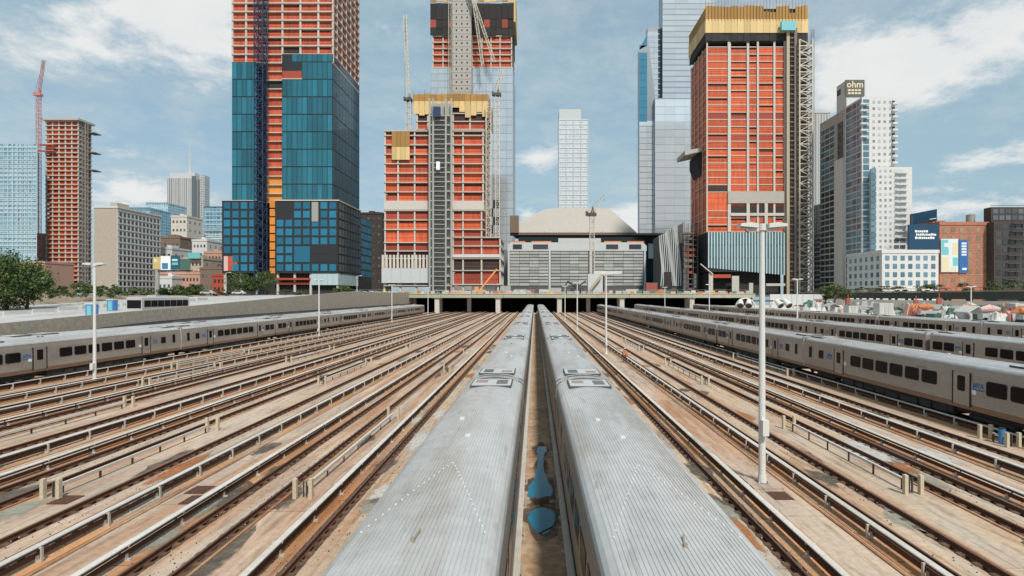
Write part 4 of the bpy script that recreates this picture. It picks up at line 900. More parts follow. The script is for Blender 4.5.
# ------------------------------------------------------------------ orange tower on the right
Yo = 290.0; ox = lambda p: PX(p, Yo); oz = lambda p: PZ(p, Yo); XL = ox(707); XR = ox(785); Yo2 = PY(691.5, XL)
t = thing('orange_tower', 'orange-netted tower under construction with tan crown and striped base', 'tower', (ox(747), Yo, STZ))
zs = [oz(203.5+7.0*k) for k in (4, 3, 2, 1)]+[oz(191.6-k*7.25) for k in range(22)]
zs = sorted(z for z in zs if z < oz(40))
frame_floors(t, XL, XR, Yo, Yo2, zs, [XL, ox(729), ox(747.6), ox(757.5), ox(774), XR], lin(Yo, Yo2, 4), 'L',
             lambda f, i, j: ('interior_dark' if (j == 4 and i == 0 and f == 'F') else ('net_deep' if j in (11, 14) and f == 'F' else 'net_orange')), rec=.10, over=.12, slab_t=.42, colw=.55, core='interior_brown', cols=False)
for px, w_ in ((729, 1.6), (747.6, 1.2), (757.5, 1.0), (774, 1.0), (784.6, 1.1)): box('pier', t, 'column_concrete', ox(px)-w_/2, ox(px)+w_/2, Yo-.55, Yo-.13, oz(232), oz(41))
for y in lin(Yo, Yo2, 4)[1:]: box('pier', t, 'slab_edge', XL-.4, XL-.13, y-.4, y+.4, oz(232), oz(45))
box('pier', t, 'slab_edge', XL-.42, XL+.3, Yo-.42, Yo-.13, oz(232), oz(42))
box('concrete_band', t, 'core_concrete', ox(729)-.8, XR+.2, Yo-.9, Yo-.56, oz(203.4), oz(191.6))
for a, b in ((731, 746), (749, 764), (767, 783)): box('opening', t, 'interior_dark', ox(a), ox(b), Yo-.35, Yo-.12, oz(213), oz(206)); box('concrete_band', t, 'column_concrete', ox(a)-.6, ox(b)+.6, Yo-.95, Yo-.57, oz(216), oz(213.2))
for a in (747.5, 765.5): box('pier', t, 'column_concrete', ox(a)-.8, ox(a)+.8, Yo-1.0, Yo-.58, oz(231), oz(203.6))
# crown
xs = lin(XL-1.2, ox(807), 16); ysd = lin(Yo-1.2, Yo2+1, 6)
MB().box(XL-.4, ox(806), Yo-.3, Yo2, oz(42), oz(9)).build('crown_core', 'interior_dark', t)
for k in range(16):
    box('black_net', t, 'net_black', xs[k], xs[k+1]-.1, Yo-.9-.3*rb.random(), Yo-.5, oz(42.5-rb.random()*1.5), oz(34)); box('formwork_panel', t, 'formwork_tan', xs[k]+.05, xs[k+1]-.05, Yo-1.4, Yo-1.0, oz(34), oz(20.5)); box('formwork_panel', t, 'formwork_brown', xs[k]+.05, xs[k+1]-.05, Yo-1.2, Yo-.9, oz(20.3), oz(8-rb.random()*1.5+(6 if k in (9, 10, 13) else 0)))
    for q_ in (0, .5): xx = xs[k]+(xs[k+1]-xs[k])*q_; box('formwork_post', t, 'formwork_brown', xx-.1, xx+.1, Yo-1.65, Yo-1.42, oz(22), oz(4-rb.random()*4))
for k in range(6):
    box('black_net', t, 'net_black', XL-.9, XL-.5, ysd[k], ysd[k+1]-.1, oz(42.5), oz(34)); box('formwork_panel', t, 'formwork_tan', XL-1.4, XL-1.0, ysd[k]+.05, ysd[k+1]-.05, oz(34), oz(20.5)); box('formwork_panel', t, 'formwork_brown', XL-1.2, XL-.9, ysd[k]+.05, ysd[k+1]-.05, oz(20.3), oz(9))
# cantilevered slab on the left flank
Yq = 300; b = MB(); b.prism([(PX(683, Yq), PZ(157, Yq)), (XL-.45, PZ(153, Yq)), (XL-.45, PZ(149.5, Yq)), (PX(683, Yq), PZ(152.5, Yq))], Yo+6, Yo2-6); b.build('cantilever_slab', 'core_concrete', t); MB().prism([(PX(696, Yq), PZ(166, Yq)), (XL-.45, PZ(176, Yq)), (XL-.45, PZ(153.2, Yq)), (PX(696, Yq), PZ(155.5, Yq))], Yo+8, Yo2-6).build('black_net', 'net_black', t)  # plain black wedge fills the space under the slab
# striped glass base
MB().box(XL-.2, XR, Yo-1.6, Yo+24, PZ(272, Yo), oz(233)).build('base_block', 'mullion_dark', t)
ns = 27; xs = lin(XL, XR-.1, ns); rows = [232.8, 244.5, 257.5, 271]
for k in range(ns):
    for j in range(3):
        if j == 2 and k < 8: pass
        off = .35*(k % 2); p1 = rows[j+1]+(off*3 if j < 2 else (-3+k*.28)); p0 = rows[j]+(off*3 if j > 0 else 0)
        box('glass_pane', t, 'stripe_teal', xs[k]+.62, xs[k+1]-.02, Yo-1.78, Yo-1.6, oz(p1)+.15, oz(p0)-.15); box('white_fin', t, 'stripe_white', xs[k]+.02, xs[k]+.55, Yo-2.0, Yo-1.6, oz(p1), oz(p0))
MB().box(XL+1, XR-1, Yo+3, Yo+22, STZ, PZ(272, Yo)).build('ground_floor', 'interior_dark', t)
box('red_canopy', t, 'net_deep', ox(712), ox(730), Yo-1.5, Yo+2, oz(278), oz(274.5)); box('concrete_wall', t, 'column_concrete', ox(731), ox(738), Yo-1.5, Yo-.8, STZ, oz(276)); box('concrete_wall', t, 'column_concrete', ox(708), ox(712), Yo-1.6, Yo-.8, STZ, oz(273))
box('concrete_wall', t, 'column_concrete', ox(748), ox(752), Yo-1.5, Yo-.8, STZ, oz(283)); box('concrete_wall', t, 'column_concrete', ox(765), ox(784), Yo-1.5, Yo-.8, oz(286), oz(283.5))
MB().box(PX(691, 312), XL-.3, 312, 318, STZ, PZ(236, 312)).build('green_glass', 'glass_dark', t)
b = MB(); b.beam((PX(700, 289), 288.2, PZ(264, 289)), (PX(712, 289), 288.2, PZ(274, 289)), 1.0, .5); b.build('brace', 'column_concrete', t)
hs = thing('hoist_tower', 'brown run-back tower between the orange nets and the white hoist', 'hoist', (ox(789), Yo-1, STZ))
for px in (786, 793.5): box('leg', hs, 'tan_trim' if px < 790 else 'hoist_brown', ox(px)-.7, ox(px)+.7, Yo-2.6, Yo-1.7, STZ, oz(30))
MB().box(ox(786), ox(794), Yo-1.2, Yo+3, STZ, oz(36)).build('back_wall', 'hoist_brown', hs)
for k in range(56): box('landing', hs, 'crane_dark' if k % 2 else 'hoist_brown', ox(787), ox(792.7), Yo-2.4, Yo-1.2, STZ+2+k*2.4, STZ+2.5+k*2.4)
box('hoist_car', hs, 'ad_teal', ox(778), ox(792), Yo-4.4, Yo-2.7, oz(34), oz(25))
h_ = hoist('construction_hoist', 'white lattice hoist mast on the right edge of the orange tower', ox(802), Yo-1, 6.6, STZ, oz(43), 'hoist_white', 3.3)
for k in range(40):
    z = STZ+3.4*k+1
    if z < oz(42): box('landing', h_, 'hoist_brown', ox(797), ox(807.5), Yo-1.0, Yo+1.8, z, z+.7); box('landing_gate', h_, 'tan_trim', ox(798), ox(806.5), Yo+1.0, Yo+1.2, z+.72, z+2.2)
MB().box(ox(797), ox(807.5), Yo+1.9, Yo+2.3, STZ, oz(43)).build('back_wall', 'core_concrete', h_)
hoist('construction_hoist', 'thin grey cable mast at the outer side of the white hoist', ox(811.5), Yo-1, 1.2, STZ, oz(30), 'hoist_brown', 3)
# ------------------------------------------------------------------ mirrored tower behind the orange one
Yg = 400.0; gx = lambda p: PX(p, Yg); gz = lambda p: PZ(p, Yg)
t = thing('glass_skyscraper', 'silvery mirrored skyscraper with blue flank behind the orange tower', 'skyscraper', (gx(675), Yg, STZ))
MB().box(gx(655), gx(716), Yg, Yg+14, STZ, gz(98)).build('lower_block', 'mirror_band', t)
MB().box(gx(663), gx(716), Yg+1.5, Yg+14, gz(98), gz(-40)).build('upper_block', 'mirror_band', t)
panes(t, 'glass_pane', 'mirror_glass', 'F', Yg, lin(gx(655), gx(714), 6), [gz(236-k*7.6) for k in range(19)], .12, .03, .10)
panes(t, 'glass_pane', 'glass_white', 'F', Yg+1.5, lin(gx(663), gx(714), 4), [gz(98-k*5.6) for k in range(24)], .12, .03, .42)
b = MB(); b.prism([(gx(640), STZ), (gx(656)-.05, STZ), (gx(656)-.05, gz(92)), (gx(648.5), gz(30)), (gx(640), gz(48))], Yg+4, Yg+9); b.build('flank', 'mirror_band', t)
MB().box(gx(649), gx(662.5), Yg+5, Yg+12, gz(95), gz(24)).build('flank_upper', 'mirror_band', t)
for k in range(12):
    p0 = 120-k*7; z0, z1 = gz(p0), gz(p0-6.7)
    if p0-6.7 < 44: continue
    box('blue_pane', t, 'mirror_blue', gx(640.3), gx(648.2), Yg+3.8, Yg+4, z0, z1)
MB().add([(gx(640.3), Yg+3.8, gz(43)), (gx(648.2), Yg+3.8, gz(43)), (gx(648.2), Yg+3.8, gz(31.5)), (gx(640.3), Yg+3.8, gz(47))], [(0, 1, 2, 3)]).build('blue_pane', 'mirror_blue', t)
panes(t, 'glass_pane', 'mirror_glass', 'F', Yg+4, [gx(640.3), gx(648), gx(655.5)], [gz(235-k*5.8) for k in range(21)], .15, .05, .18)
panes(t, 'glass_pane', 'glass_white', 'F', Yg+5, [gx(649.2), gx(655.5), gx(661)], [gz(104-k*5.4) for k in range(15)], .15, .05, .10)
panes(t, 'edge_pane', 'glass_dark', 'F', Yg+4.9, [gx(659.5), gx(662.6)], [gz(98-k*5.6) for k in range(14)], .15, .05, .35)

# ------------------------------------------------------------------ pale far tower, exhibition hall and its louvred front
Yw = 1000.0; wx = lambda p: PX(p, Yw); wz = lambda p: PZ(p, Yw)
t = thing('white_tower', 'slim pale tower standing alone behind the white sloped roof', 'skyscraper', (wx(573), Yw, STZ))
MB().box(wx(559), wx(588), Yw, Yw+50, STZ, wz(119)).build('body', 'far_white', t); MB().box(wx(559)+.2, wx(581), Yw+.5, Yw+45, wz(119), wz(109)).build('crown', 'panel_white', t)
for k in range(21): box('floor_band', t, 'panel_white', wx(559)-.4, wx(588)+.4, Yw-.5, Yw, wz(214-k*4.7)-.5, wz(214-k*4.7)+.5)
for px in (559, 566.3, 573.5, 580.8, 588): box('rib', t, 'panel_white', wx(px)-.5, wx(px)+.5, Yw-.9, Yw-.51, STZ, wz(119))
Yh = 390.0; hx = lambda p: PX(p, Yh); hz = lambda p: PZ(p, Yh)
t = thing('exhibition_hall', 'low hall with white sloping roof and dark glass front', 'hall', (hx(580), Yh, STZ))
MB().box(hx(518), hx(662), Yh+6, Yh+70, STZ, hz(233)).build('glass_front', 'glass_dark', t)
ra = [(510, 232.6, 0), (637, 232.6, 0), (609, 208, 14), (514, 224.5, 3), (544, 209.5, 16), (560, 207.5, 18)]
rv = [(hx(p)*(1+dy/Yh), Yh+dy, CH+(HY-q_)/F*(Yh+dy)) for p, q_, dy in ra]
MB().add(rv+[(hx(514), Yh+40, hz(233)), (hx(630), Yh+40, hz(233))], [(0, 1, 2, 3), (3, 2, 5, 4), (0, 3, 4, 6), (1, 7, 2), (4, 5, 2, 7, 6)]).build('roof', 'roof_white', t)
for k in range(9): xx = lin(hx(516), hx(632), 8)[k]; box('roof_seam', t, 'panel_white', xx-.1, xx+.1, Yh-.35, Yh-.05, hz(233), hz(230))
box('fascia', t, 'brick_brown', hx(510), hx(664), Yh-.8, Yh+5.9, hz(235), hz(233.2))
box('white_beam', t, 'white_wall', hx(558), hx(600), Yh-5, Yh-3.5, hz(243), hz(239)); box('roof_hut', t, 'brick_brown', hx(510), hx(519), Yh-2.5, Yh-.9, hz(233), hz(216))
for k in range(18): xx = lin(hx(519), hx(661), 18)[k]; box('glass_pane', t, 'glass_dark', xx+.15, xx+5.3, Yh+5.7, Yh+6, STZ+8, hz(236))
box('pale_pane', t, 'pale_blue', hx(650), hx(655), Yh+5.3, Yh+5.65, hz(258), hz(243))
Yv = 330.0; vx = lambda p: PX(p, Yv); vz = lambda p: PZ(p, Yv)
t = thing('vent_building', 'low grey building with louvred front and rounded white top edge', 'building', (vx(577), Yv, STZ))
MB().box(vx(508), vx(646), Yv, Yv+25, STZ, vz(251)).build('wall', 'dark_concrete', t)
MB().prism([(vx(507.5), vz(251)), (vx(646.5), vz(251)), (vx(646.5), vz(246)), (vx(643), vz(242.5)), (vx(511), vz(242.5)), (vx(507.5), vz(246))], Yv-.6, Yv+25).build('top_band', 'panel_white', t)
for (a, b) in ((513, 522), (533, 548), (606, 618), (629, 641)): box('roof_window', t, 'window_dark', vx(a), vx(b), Yv-.85, Yv-.6, vz(249), vz(244.5)); box('orange_fence', t, 'paint_orange', vx(a)-1, vx(b)+2, Yv+.5, Yv+.6, vz(242.4), vz(241))
for k in range(11):
    z0, z1 = lin(vz(286), vz(251.3), 11)[k:k+2]
    for (a, b) in ((510, 548.5), (551, 588), (594, 643)):
        xs = lin(vx(a), vx(b), max(1, round((b-a)/10)))
        for u0, u1 in zip(xs, xs[1:]): box('louvre', t, 'louvre', u0+.08, u1-.08, Yv-.3, Yv-.02, z0+.2+rb.random()*.15, z1-.2)
for px in (508.8, 549.7, 591, 644.7): box('pier', t, 'panel_white', vx(px)-.6, vx(px)+.6, Yv-.55, Yv-.01, STZ, vz(251))

Yk = 281.0
tower_crane('slim white tower crane with short raised jib before the louvred building', PX(592, Yk), Yk, STZ, PZ(216, Yk), 2.2, [((0.5, PZ(213, Yk)), (5.8, PZ(195, Yk)))], 'hoist_white', cabw=4.2)
t = thing('site_office', 'pale blue-white block with tan ramp on the bridge approach', 'block', (PX(596, 272), 272, STZ)); MB().box(PX(588, 272), PX(605, 272), 272, 276, STZ, PZ(274, 272)).build('body', 'panel_white', t)
b = MB(); b.beam((PX(589, 271), 270.6, PZ(291, 271)), (PX(601, 271), 270.6, PZ(276, 271)), 1.6, .9); b.build('ramp', 'tan_trim', t); box('dark_door', t, 'interior_dark', PX(604.9, 272)-1, PX(604.9, 272)-.1, 271.9, 272, STZ, PZ(276, 272))
box('roof_beam', t, 'white_wall', PX(594, 272), PX(622, 272), 272.2, 273.5, PZ(273.8, 272), PZ(271, 272))
t = thing('mobile_crane', 'small orange crane with raised boom at the bridge end', 'crane', (PX(480, 268), 268, STZ)); X = PX(480, 268)
MB().box(X-3, X+3, 267, 269.5, STZ+.9, STZ+2.2).build('chassis', 'crane_orange', t); MB().box(X-2.6, X-.6, 267.2, 269.3, STZ+2.2, STZ+3.8).build('cab', 'crane_orange', t); MB().beam((X, 268, STZ+2.3), (PX(497, 268), 268, PZ(269, 268)), .75, .7).build('boom', 'crane_orange', t)
for k in (-2.2, 0, 2.2): MB().tube((X+k, 266.9, STZ+.5), (X+k, 269.6, STZ+.5), .5, .5, 12).build('wheel', 'rubber', t)
for (px, w_, h, m, lab) in [(520, 6, 2.6, 'grey', 'grey site container near the louvred building, left of its row'), (530, 4.5, 2.4, 'red', 'red skip standing before the louvred building'), (545, 5.5, 2.6, 'white', 'white site container before the louvred building'), (556, 5, 3.2, 'grey', 'grey plant box left of the black machine'), (633, 6, 2.6, 'white', 'white site container right of the white crane'), (652, 5.5, 5.5, 'red', 'tall red container at the right end of the louvred building'), (664, 4, 2.4, 'orange', 'orange skip before the rippled steel screen'), (470, 5, 2.4, 'green', 'green site container under the orange crane boom'), (505, 5, 4.2, 'grey', 'grey framed hut beside the orange crane')]:
    x = PX(px, 268); y = 268+rb.random()*5; t = thing('site_container', lab, 'container', (x, y, STZ)); MB().box(x-w_/2, x+w_/2, y, y+2.4, STZ, STZ+h).build('body', 'paint_'+m, t)
    for q in range(int(w_/.6)): box('rib', t, 'paint_'+m, x-w_/2+.2+q*.6, x-w_/2+.42+q*.6, y-.06, y, STZ+.15, STZ+h-.15)
    box('roof_edge', t, 'paint_grey', x-w_/2-.05, x+w_/2+.05, y-.08, y+2.45, STZ+h, STZ+h+.1)
x = PX(577, 275); t = thing('excavator', 'black machine with spread arms left of the white crane', 'machine', (x, 275, STZ)); MB().box(x-3, x+3, 274, 277, STZ+.8, STZ+3).build('body', 'paint_black', t); MB().box(x-1.5, x+1, 274.2, 276.8, STZ+3, STZ+5.2).build('cab', 'window_dark', t)
MB().beam((x, 275.5, STZ+3), (x-4.6, 275.5, STZ+6.6), .7).beam((x-4.6, 275.5, STZ+6.6), (x-5.6, 275.5, STZ+4.4), .5).build('arm', 'paint_black', t); MB().beam((x, 275.5, STZ+3.4), (x+4.4, 275.5, STZ+6.8), .6).build('arm', 'paint_black', t); MB().box(x-3, x+3, 273.8, 274.6, STZ, STZ+.79).box(x-3, x+3, 276.4, 277.2, STZ, STZ+.79).build('tracks', 'rubber', t)

# ------------------------------------------------------------------ rippled steel building with scaffold
Yr = 305.0; rx = lambda p: PX(p, Yr); rz = lambda p: PZ(p, Yr)
t = thing('steel_screen_building', 'low building wrapped in rippled vertical steel fins', 'building', (rx(672), Yr, STZ))
MB().prism([(rx(661), STZ), (rx(683), STZ), (rx(683), rz(223)), (rx(661), rz(236))], Yr+.6, Yr+20).build('wall', 'dark_concrete', t)
n = 15
for k in range(n):
    u = (k+.5)/n; px = 660+21*u; top = 236-13*u; b = MB(); w_ = .5; pts = []
    for q in range(9):
        v = q/8; pts.append((rx(px)+.55*math.sin(v*5.0+k*.9)-(1.4*u*v), rz(286)+(rz(top)-rz(286))*v, Yr-.35*math.sin(v*6+k)))
    for (xa, za, ya), (xb, zb_, yb) in zip(pts, pts[1:]): b.add([(xa-w_/2, ya, za), (xa+w_/2, ya-.25, za), (xa+w_/2, ya+.2, za), (xb-w_/2, yb, zb_), (xb+w_/2, yb-.25, zb_), (xb+w_/2, yb+.2, zb_)], [(0, 1, 4, 3), (1, 2, 5, 4), (2, 0, 3, 5)])
    b.build('fin', 'screen_steel', t)
box('doorway', t, 'interior_dark', rx(664), rx(671), Yr-.7, Yr+.5, STZ, rz(272))
t = thing('scaffold', 'brown scaffolding stacked with timber beside the rippled steel building', 'scaffold', (rx(688), Yr-4, STZ))
for px in (681.5, 685.5, 690, 694.5):
    for y in (Yr-6, Yr-3): box('standard', t, 'hoist_brown', rx(px)-.12, rx(px)+.12, y-.12, y+.12, STZ, rz(223+(px-681)*.3))
for k in range(11):
    z = STZ+2.2+k*3.0
    if z < rz(226): box('deck', t, 'scaffold', rx(681), rx(695), Yr-6.2, Yr-2.8, z, z+.3); box('timber', t, random.choice(['scaffold', 'hoist_brown', 'net_deep']), rx(681.5+rb.random()*3), rx(688+rb.random()*6), Yr-5.5, Yr-3.5, z+.31, z+.5+rb.random()*1.4)

# ------------------------------------------------------------------ apartment tower with rooftop sign
Ya = 250.0; ax = lambda p: PX(p, Ya); az = lambda p: PZ(p, Ya); XA = ax(862)
ya = lambda p: PY(p, XA)
t = thing('apartment_tower', 'grey and white stepped apartment tower with dark rooftop sign', 'tower', (ax(880), Ya, STZ))
zt = az(97); zl = az(166)
MB().box(XA, ax(895), Ya, ya(845), STZ, zt).build('front_block', 'white_wall', t)
MB().box(XA+.0, ax(893), ya(845), ya(820), STZ, zt-.8).build('rear_block', 'concrete', t)
MB().box(XA+.4, ax(892), ya(820), ya(813), STZ, az(190)).build('rear_wing', 'pale_concrete', t)
MB().box(ax(870), ax(906), Ya-4, Ya+18, STZ, PZ(167, Ya-4)).build('low_block', 'white_wall', t)
box('pier', t, 'pale_concrete', XA-1.2, XA-.01, ya(845), ya(836.5), STZ, az(150)); box('recess', t, 'window_dark', XA-.25, XA-.01, ya(843), ya(838), az(149), zt-6)
nf = 29; zf = lin(STZ+3, zt-.8, nf)
panes(t, 'window', lambda i, j: 'window_blue' if rb.random() < .75 else 'window_grey', 'L', XA, [Ya+.6, Ya+4.2, Ya+7.8, ya(846)], zf, .18, .35, .38)
zf2 = lin(STZ+3, zt-5, nf-1)
panes(t, 'window', lambda i, j: 'window_dark' if j < 17 else ('window_blue' if rb.random() < .6 else 'window_grey'), 'L', XA, lin(ya(834.5), ya(820.5), 3), zf2, .18, .45, .42)
panes(t, 'window', 'window_dark', 'L', XA+.4, [ya(819.6), ya(816.4), ya(813.3)], lin(STZ+3, az(191), 18), .18, .4, .42)
# front face: blue strip, balconies, small windows
panes(t, 'window', 'window_blue', 'F', Ya, [XA+.3, ax(869.5)], zf, .15, .25, .3)
windows(t, 'window_pale', 'F', Ya, [ax(871), ax(876.5), ax(882), ax(887.5), ax(893)], zf[18:], 1.0, 1.1)
Yl = Ya-4; lx = lambda p: PX(p, Yl); zlo = lin(STZ+12, PZ(168, Yl), 17)
panes(t, 'window', 'window_blue', 'F', Yl, [lx(870.4), lx(876.5)], zlo, .15, .2, .3)
windows(t, 'window_pale', 'F', Yl, [lx(878), lx(883), lx(888), lx(893)], zlo, .9, 1.1)
panes(t, 'window', lambda i, j: 'window_grey' if j < 5 else 'panel_white', 'F', Yl, [lx(893.5), lx(899.5), lx(905.7)], zlo, .15, .25, .5)
for k in range(5, 17): box('balcony', t, 'panel_white', lx(895), lx(906.6), Yl-1.2, Yl-.16, zlo[k], zlo[k]+.25)
for k in range(19, 29):
    box('balcony', t, 'white_wall', ax(891.5), ax(896.2), Ya-1.3, Ya-.01, zf[k], zf[k]+.9); box('balcony_dark_panel', t, 'window_dark', ax(892), ax(894.8), Ya-.05, Ya+.0, zf[k]+1.1, zf[k]+2.1)  # dark panel above each balcony slab
for k in range(23, 29): box('balcony', t, 'panel_white', XA-1.2, ax(867), Ya-1.3, Ya-.2, zf[k], zf[k]+.7)
for z in zf2: box('floor_band', t, 'pale_concrete', XA-.22, XA-.01, ya(835.4), ya(820), z-.2, z+.2)
for z in zf: box('floor_band', t, 'panel_white', XA-.22, XA-.01, Ya+.3, ya(845.4), z-.2, z+.2)
YP = 263.0; XP = PX(846.5, YP); MB().box(XP, PX(866, YP), YP, ya(836), zt-.79, PZ(80, YP)).build('penthouse', 'panel_white', t); box('penthouse_window', t, 'window_dark', XP-.12, XP-.01, YP+5, YP+8, PZ(95, YP+6), PZ(89.5, YP+6))
sgn = thing('rooftop_sign', 'dark rooftop sign with pale lettering on the apartment tower', 'sign', (PX(855, YP), YP-.3, PZ(96, YP)))
MB().box(PX(845.5, YP-.5), PX(864.5, YP-.5), YP-.5, YP-.01, PZ(96, YP-.5), PZ(79.8, YP-.5)).build('board', 'sign_dark', sgn)
put_text(text_mesh('ohm', 4.3, 'ad_cream', .08), sgn, (PX(855, YP-.5), YP-.52, PZ(84.6, YP-.5)), (R(90), 0, 0))
for k, z in enumerate((90.2, 93.2)): b = MB(); [b.box(PX(848+i*3.4, YP-.5), PX(850.6+i*3.4, YP-.5), YP-.54, YP-.51, PZ(z+.9, YP-.5), PZ(z-.9, YP-.5)) for i in range(4)]; b.build('lettering', 'ad_cream', sgn)

t = thing('grey_tower', 'narrow grey striped tower glimpsed between the white hoist and apartment tower', 'skyscraper', (PX(814, 600), 600, STZ)); MB().box(PX(808, 600), PX(830, 600), 600, 640, STZ, PZ(113, 600)).build('body', 'far_stripe', t); MB().box(PX(808, 600)-.5, PX(830, 600)+.5, 599.5, 640.5, PZ(113, 600), PZ(111.5, 600)).build('roof_edge', 'pale_concrete', t)

# white low building, billboards, brick warehouse, dark building
Yn = 232.0; XN = PX(882, Yn); nx = lambda p: PX(p, Yn)
t = simple_building('white_low_building', 'white low building with regular dark windows below the navy billboard', 882, 938.5, 251, Yn, 26, 'white_wall', 'window_blue', 7, 4, 1.7, 2.0, 'L', 6, base=3.2, pyb=287, roofstuff=False)
bb = thing('billboard', 'large navy billboard with white script above the white building', 'billboard', (PX(924, Yn+3), Yn+3, PZ(251, Yn)))
MB().box(PX(909, Yn+3), PX(939, Yn+3), Yn+3, Yn+4, PZ(254, Yn+3), PZ(224.5, Yn+3)).build('panel', 'ad_navy', bb)
for k, (a, b_) in enumerate(((915, 927), (916, 935), (915, 934))):
    m = MB(); x = PX(a, Yn+3); rr = random.Random(k)
    while x < PX(b_, Yn+3): w_ = rr.uniform(.35, .9); m.box(x, x+w_, Yn+2.93, Yn+2.99, PZ(231.5+k*3.3, Yn+3)-.35, PZ(231.5+k*3.3, Yn+3)+.35+rr.random()*.3); x += w_+.22
    m.build('lettering', 'ad_white', bb)
for a in (912, 936): box('strut', bb, 'crane_dark', PX(a, Yn+4)-.2, PX(a, Yn+4)+.2, Yn+4, Yn+4.4, PZ(254, Yn), PZ(215, Yn))
b2 = thing('billboard', 'tilted dark blue billboard on top of the larger navy one', 'billboard', (PX(924, Yn+6), Yn+6, PZ(224, Yn)))
m = MB(); m.add([(PX(911, Yn+10), Yn+10, PZ(225, Yn+10)), (PX(937, Yn+4), Yn+4, PZ(221, Yn+4)), (PX(937, Yn+4), Yn+4, PZ(209, Yn+4)), (PX(911, Yn+10), Yn+10, PZ(214, Yn+10)), (PX(911, Yn+10), Yn+10.8, PZ(225, Yn+10)), (PX(937, Yn+4), Yn+4.8, PZ(221, Yn+4)), (PX(937, Yn+4), Yn+4.8, PZ(209, Yn+4)), (PX(911, Yn+10), Yn+10.8, PZ(214, Yn+10))], [(0, 1, 2, 3), (4, 5, 6, 7), (0, 1, 5, 4), (1, 2, 6, 5), (2, 3, 7, 6), (3, 0, 4, 7)]); m.build('panel', 'ad_navy', b2)
m = MB(); m.beam((PX(930, Yn+5), Yn+5.2, PZ(219.3, Yn+5)), (PX(936, Yn+4), Yn+4.0, PZ(218.3, Yn+4)), .5, .3); m.build('lettering', 'ad_white', b2)
Yz = 240.0; zx = lambda p: PX(p, Yz)
t = simple_building('brick_warehouse', 'red brick warehouse with tan window bays and two posters', 939.5, 992, 223, Yz, 40, 'brick', 'window_tan', 6, 7, 1.7, 2.0, base=3.2, pyb=284, cornice='brick')
for k, wx_ in enumerate(lin(zx(939.5)+.6, zx(992)-.6, 6)[:-1]):
    for j, wz_ in enumerate(lin(PZ(284, Yz), PZ(223, Yz)-1.2, 7)[:-1]): box('sill', t, 'brick_pink', wx_+.6, wx_+3.2, Yz-.16, Yz-.101, wz_+.35, wz_+.6)
tk = thing('water_tank', 'grey rooftop water tank on the brick warehouse', 'tank', (zx(985), Yz+8, PZ(223, Yz))); MB().tube((zx(985), Yz+8, PZ(223, Yz)+1.2), (zx(985), Yz+8, PZ(212.5, Yz)), 1.7, 1.7, 16).build('drum', 'hoist_grey', tk); MB().tube((zx(985), Yz+8, PZ(212.5, Yz)), (zx(985), Yz+8, PZ(210.5, Yz)), 1.8, .2, 16).build('lid', 'hoist_grey', tk)
for dx in (-1.2, 1.2): box('leg', tk, 'crane_dark', zx(985)+dx-.12, zx(985)+dx+.12, Yz+7.9, Yz+8.1, PZ(223, Yz), PZ(223, Yz)+1.2)
ps = thing('poster', 'large pale map-like poster in teal and cream on the brick warehouse', 'poster', (zx(949), Yz-.6, PZ(273, Yz)))
MB().box(zx(940), zx(957), Yz-.7, Yz-.35, PZ(272, Yz), PZ(239, Yz)).build('panel', 'ad_pale', ps)
for (a, b_, c, d, m) in ((940.3, 947.5, 255, 240, 'ad_teal'), (947, 951, 249, 240, 'ad_pale'), (951, 956.7, 255, 243, 'ad_cream'), (940.3, 948, 271, 257, 'ad_cream'), (951.5, 956.7, 266, 257.5, 'ad_teal'), (943, 947, 247, 243, 'ad_pale'), (949, 955, 271, 267.5, 'ad_cream')): box('print', ps, m, zx(a), zx(b_), Yz-.715-.002*a % .01, Yz-.701, PZ(c, Yz), PZ(d, Yz))
ps = thing('poster', 'narrow dark blue poster right of the map-like poster', 'poster', (zx(962), Yz-.6, PZ(273, Yz))); MB().box(zx(958), zx(966.5), Yz-.7, Yz-.35, PZ(273, Yz), PZ(240, Yz)).build('panel', 'ad_blue', ps)
for k in range(5): box('print', ps, 'ad_pale', zx(960.3), zx(965.3), Yz-.72, Yz-.701, PZ(256-k*2.8, Yz)+.1, PZ(253.8-k*2.8, Yz))
box('print', ps, 'ad_white', zx(961), zx(965.4), Yz-.72, Yz-.701, PZ(270, Yz), PZ(268, Yz))
Yd_ = 236.0; t = thing('dark_building', 'dark brown glass building at the right edge of the picture', 'building', (PX(1020, Yd_), Yd_, 3.2)); dx_ = lambda p: PX(p, Yd_)
MB().box(dx_(994), dx_(1090), Yd_, Yd_+7, 3.2, PZ(222, Yd_)).build('wall', 'dark_brown', t); MB().box(dx_(997), dx_(1090), Yd_+3, Yd_+7, PZ(222, Yd_), PZ(206, Yd_)).build('upper_wall', 'dark_brown', t)
panes(t, 'window', 'window_dark', 'F', Yd_, lin(dx_(995), dx_(1088), 14), lin(PZ(284, Yd_), PZ(223, Yd_), 8), .12, .35, .5); panes(t, 'window', 'window_grey', 'F', Yd_+3, lin(dx_(998), dx_(1088), 14), [PZ(220, Yd_), PZ(213.5, Yd_), PZ(207, Yd_)], .12, .3, .4)
for k in range(8): box('fire_stair', t, 'crane_dark', dx_(1003+k*1.1), dx_(1018+k*.8), Yd_-1.4, Yd_-.2, PZ(280-k*8, Yd_), PZ(279.4-k*8, Yd_))
box('roof_rail', t, 'crane_dark', dx_(996), dx_(1090), Yd_+2.6, Yd_+2.8, PZ(204.5, Yd_), PZ(204, Yd_))

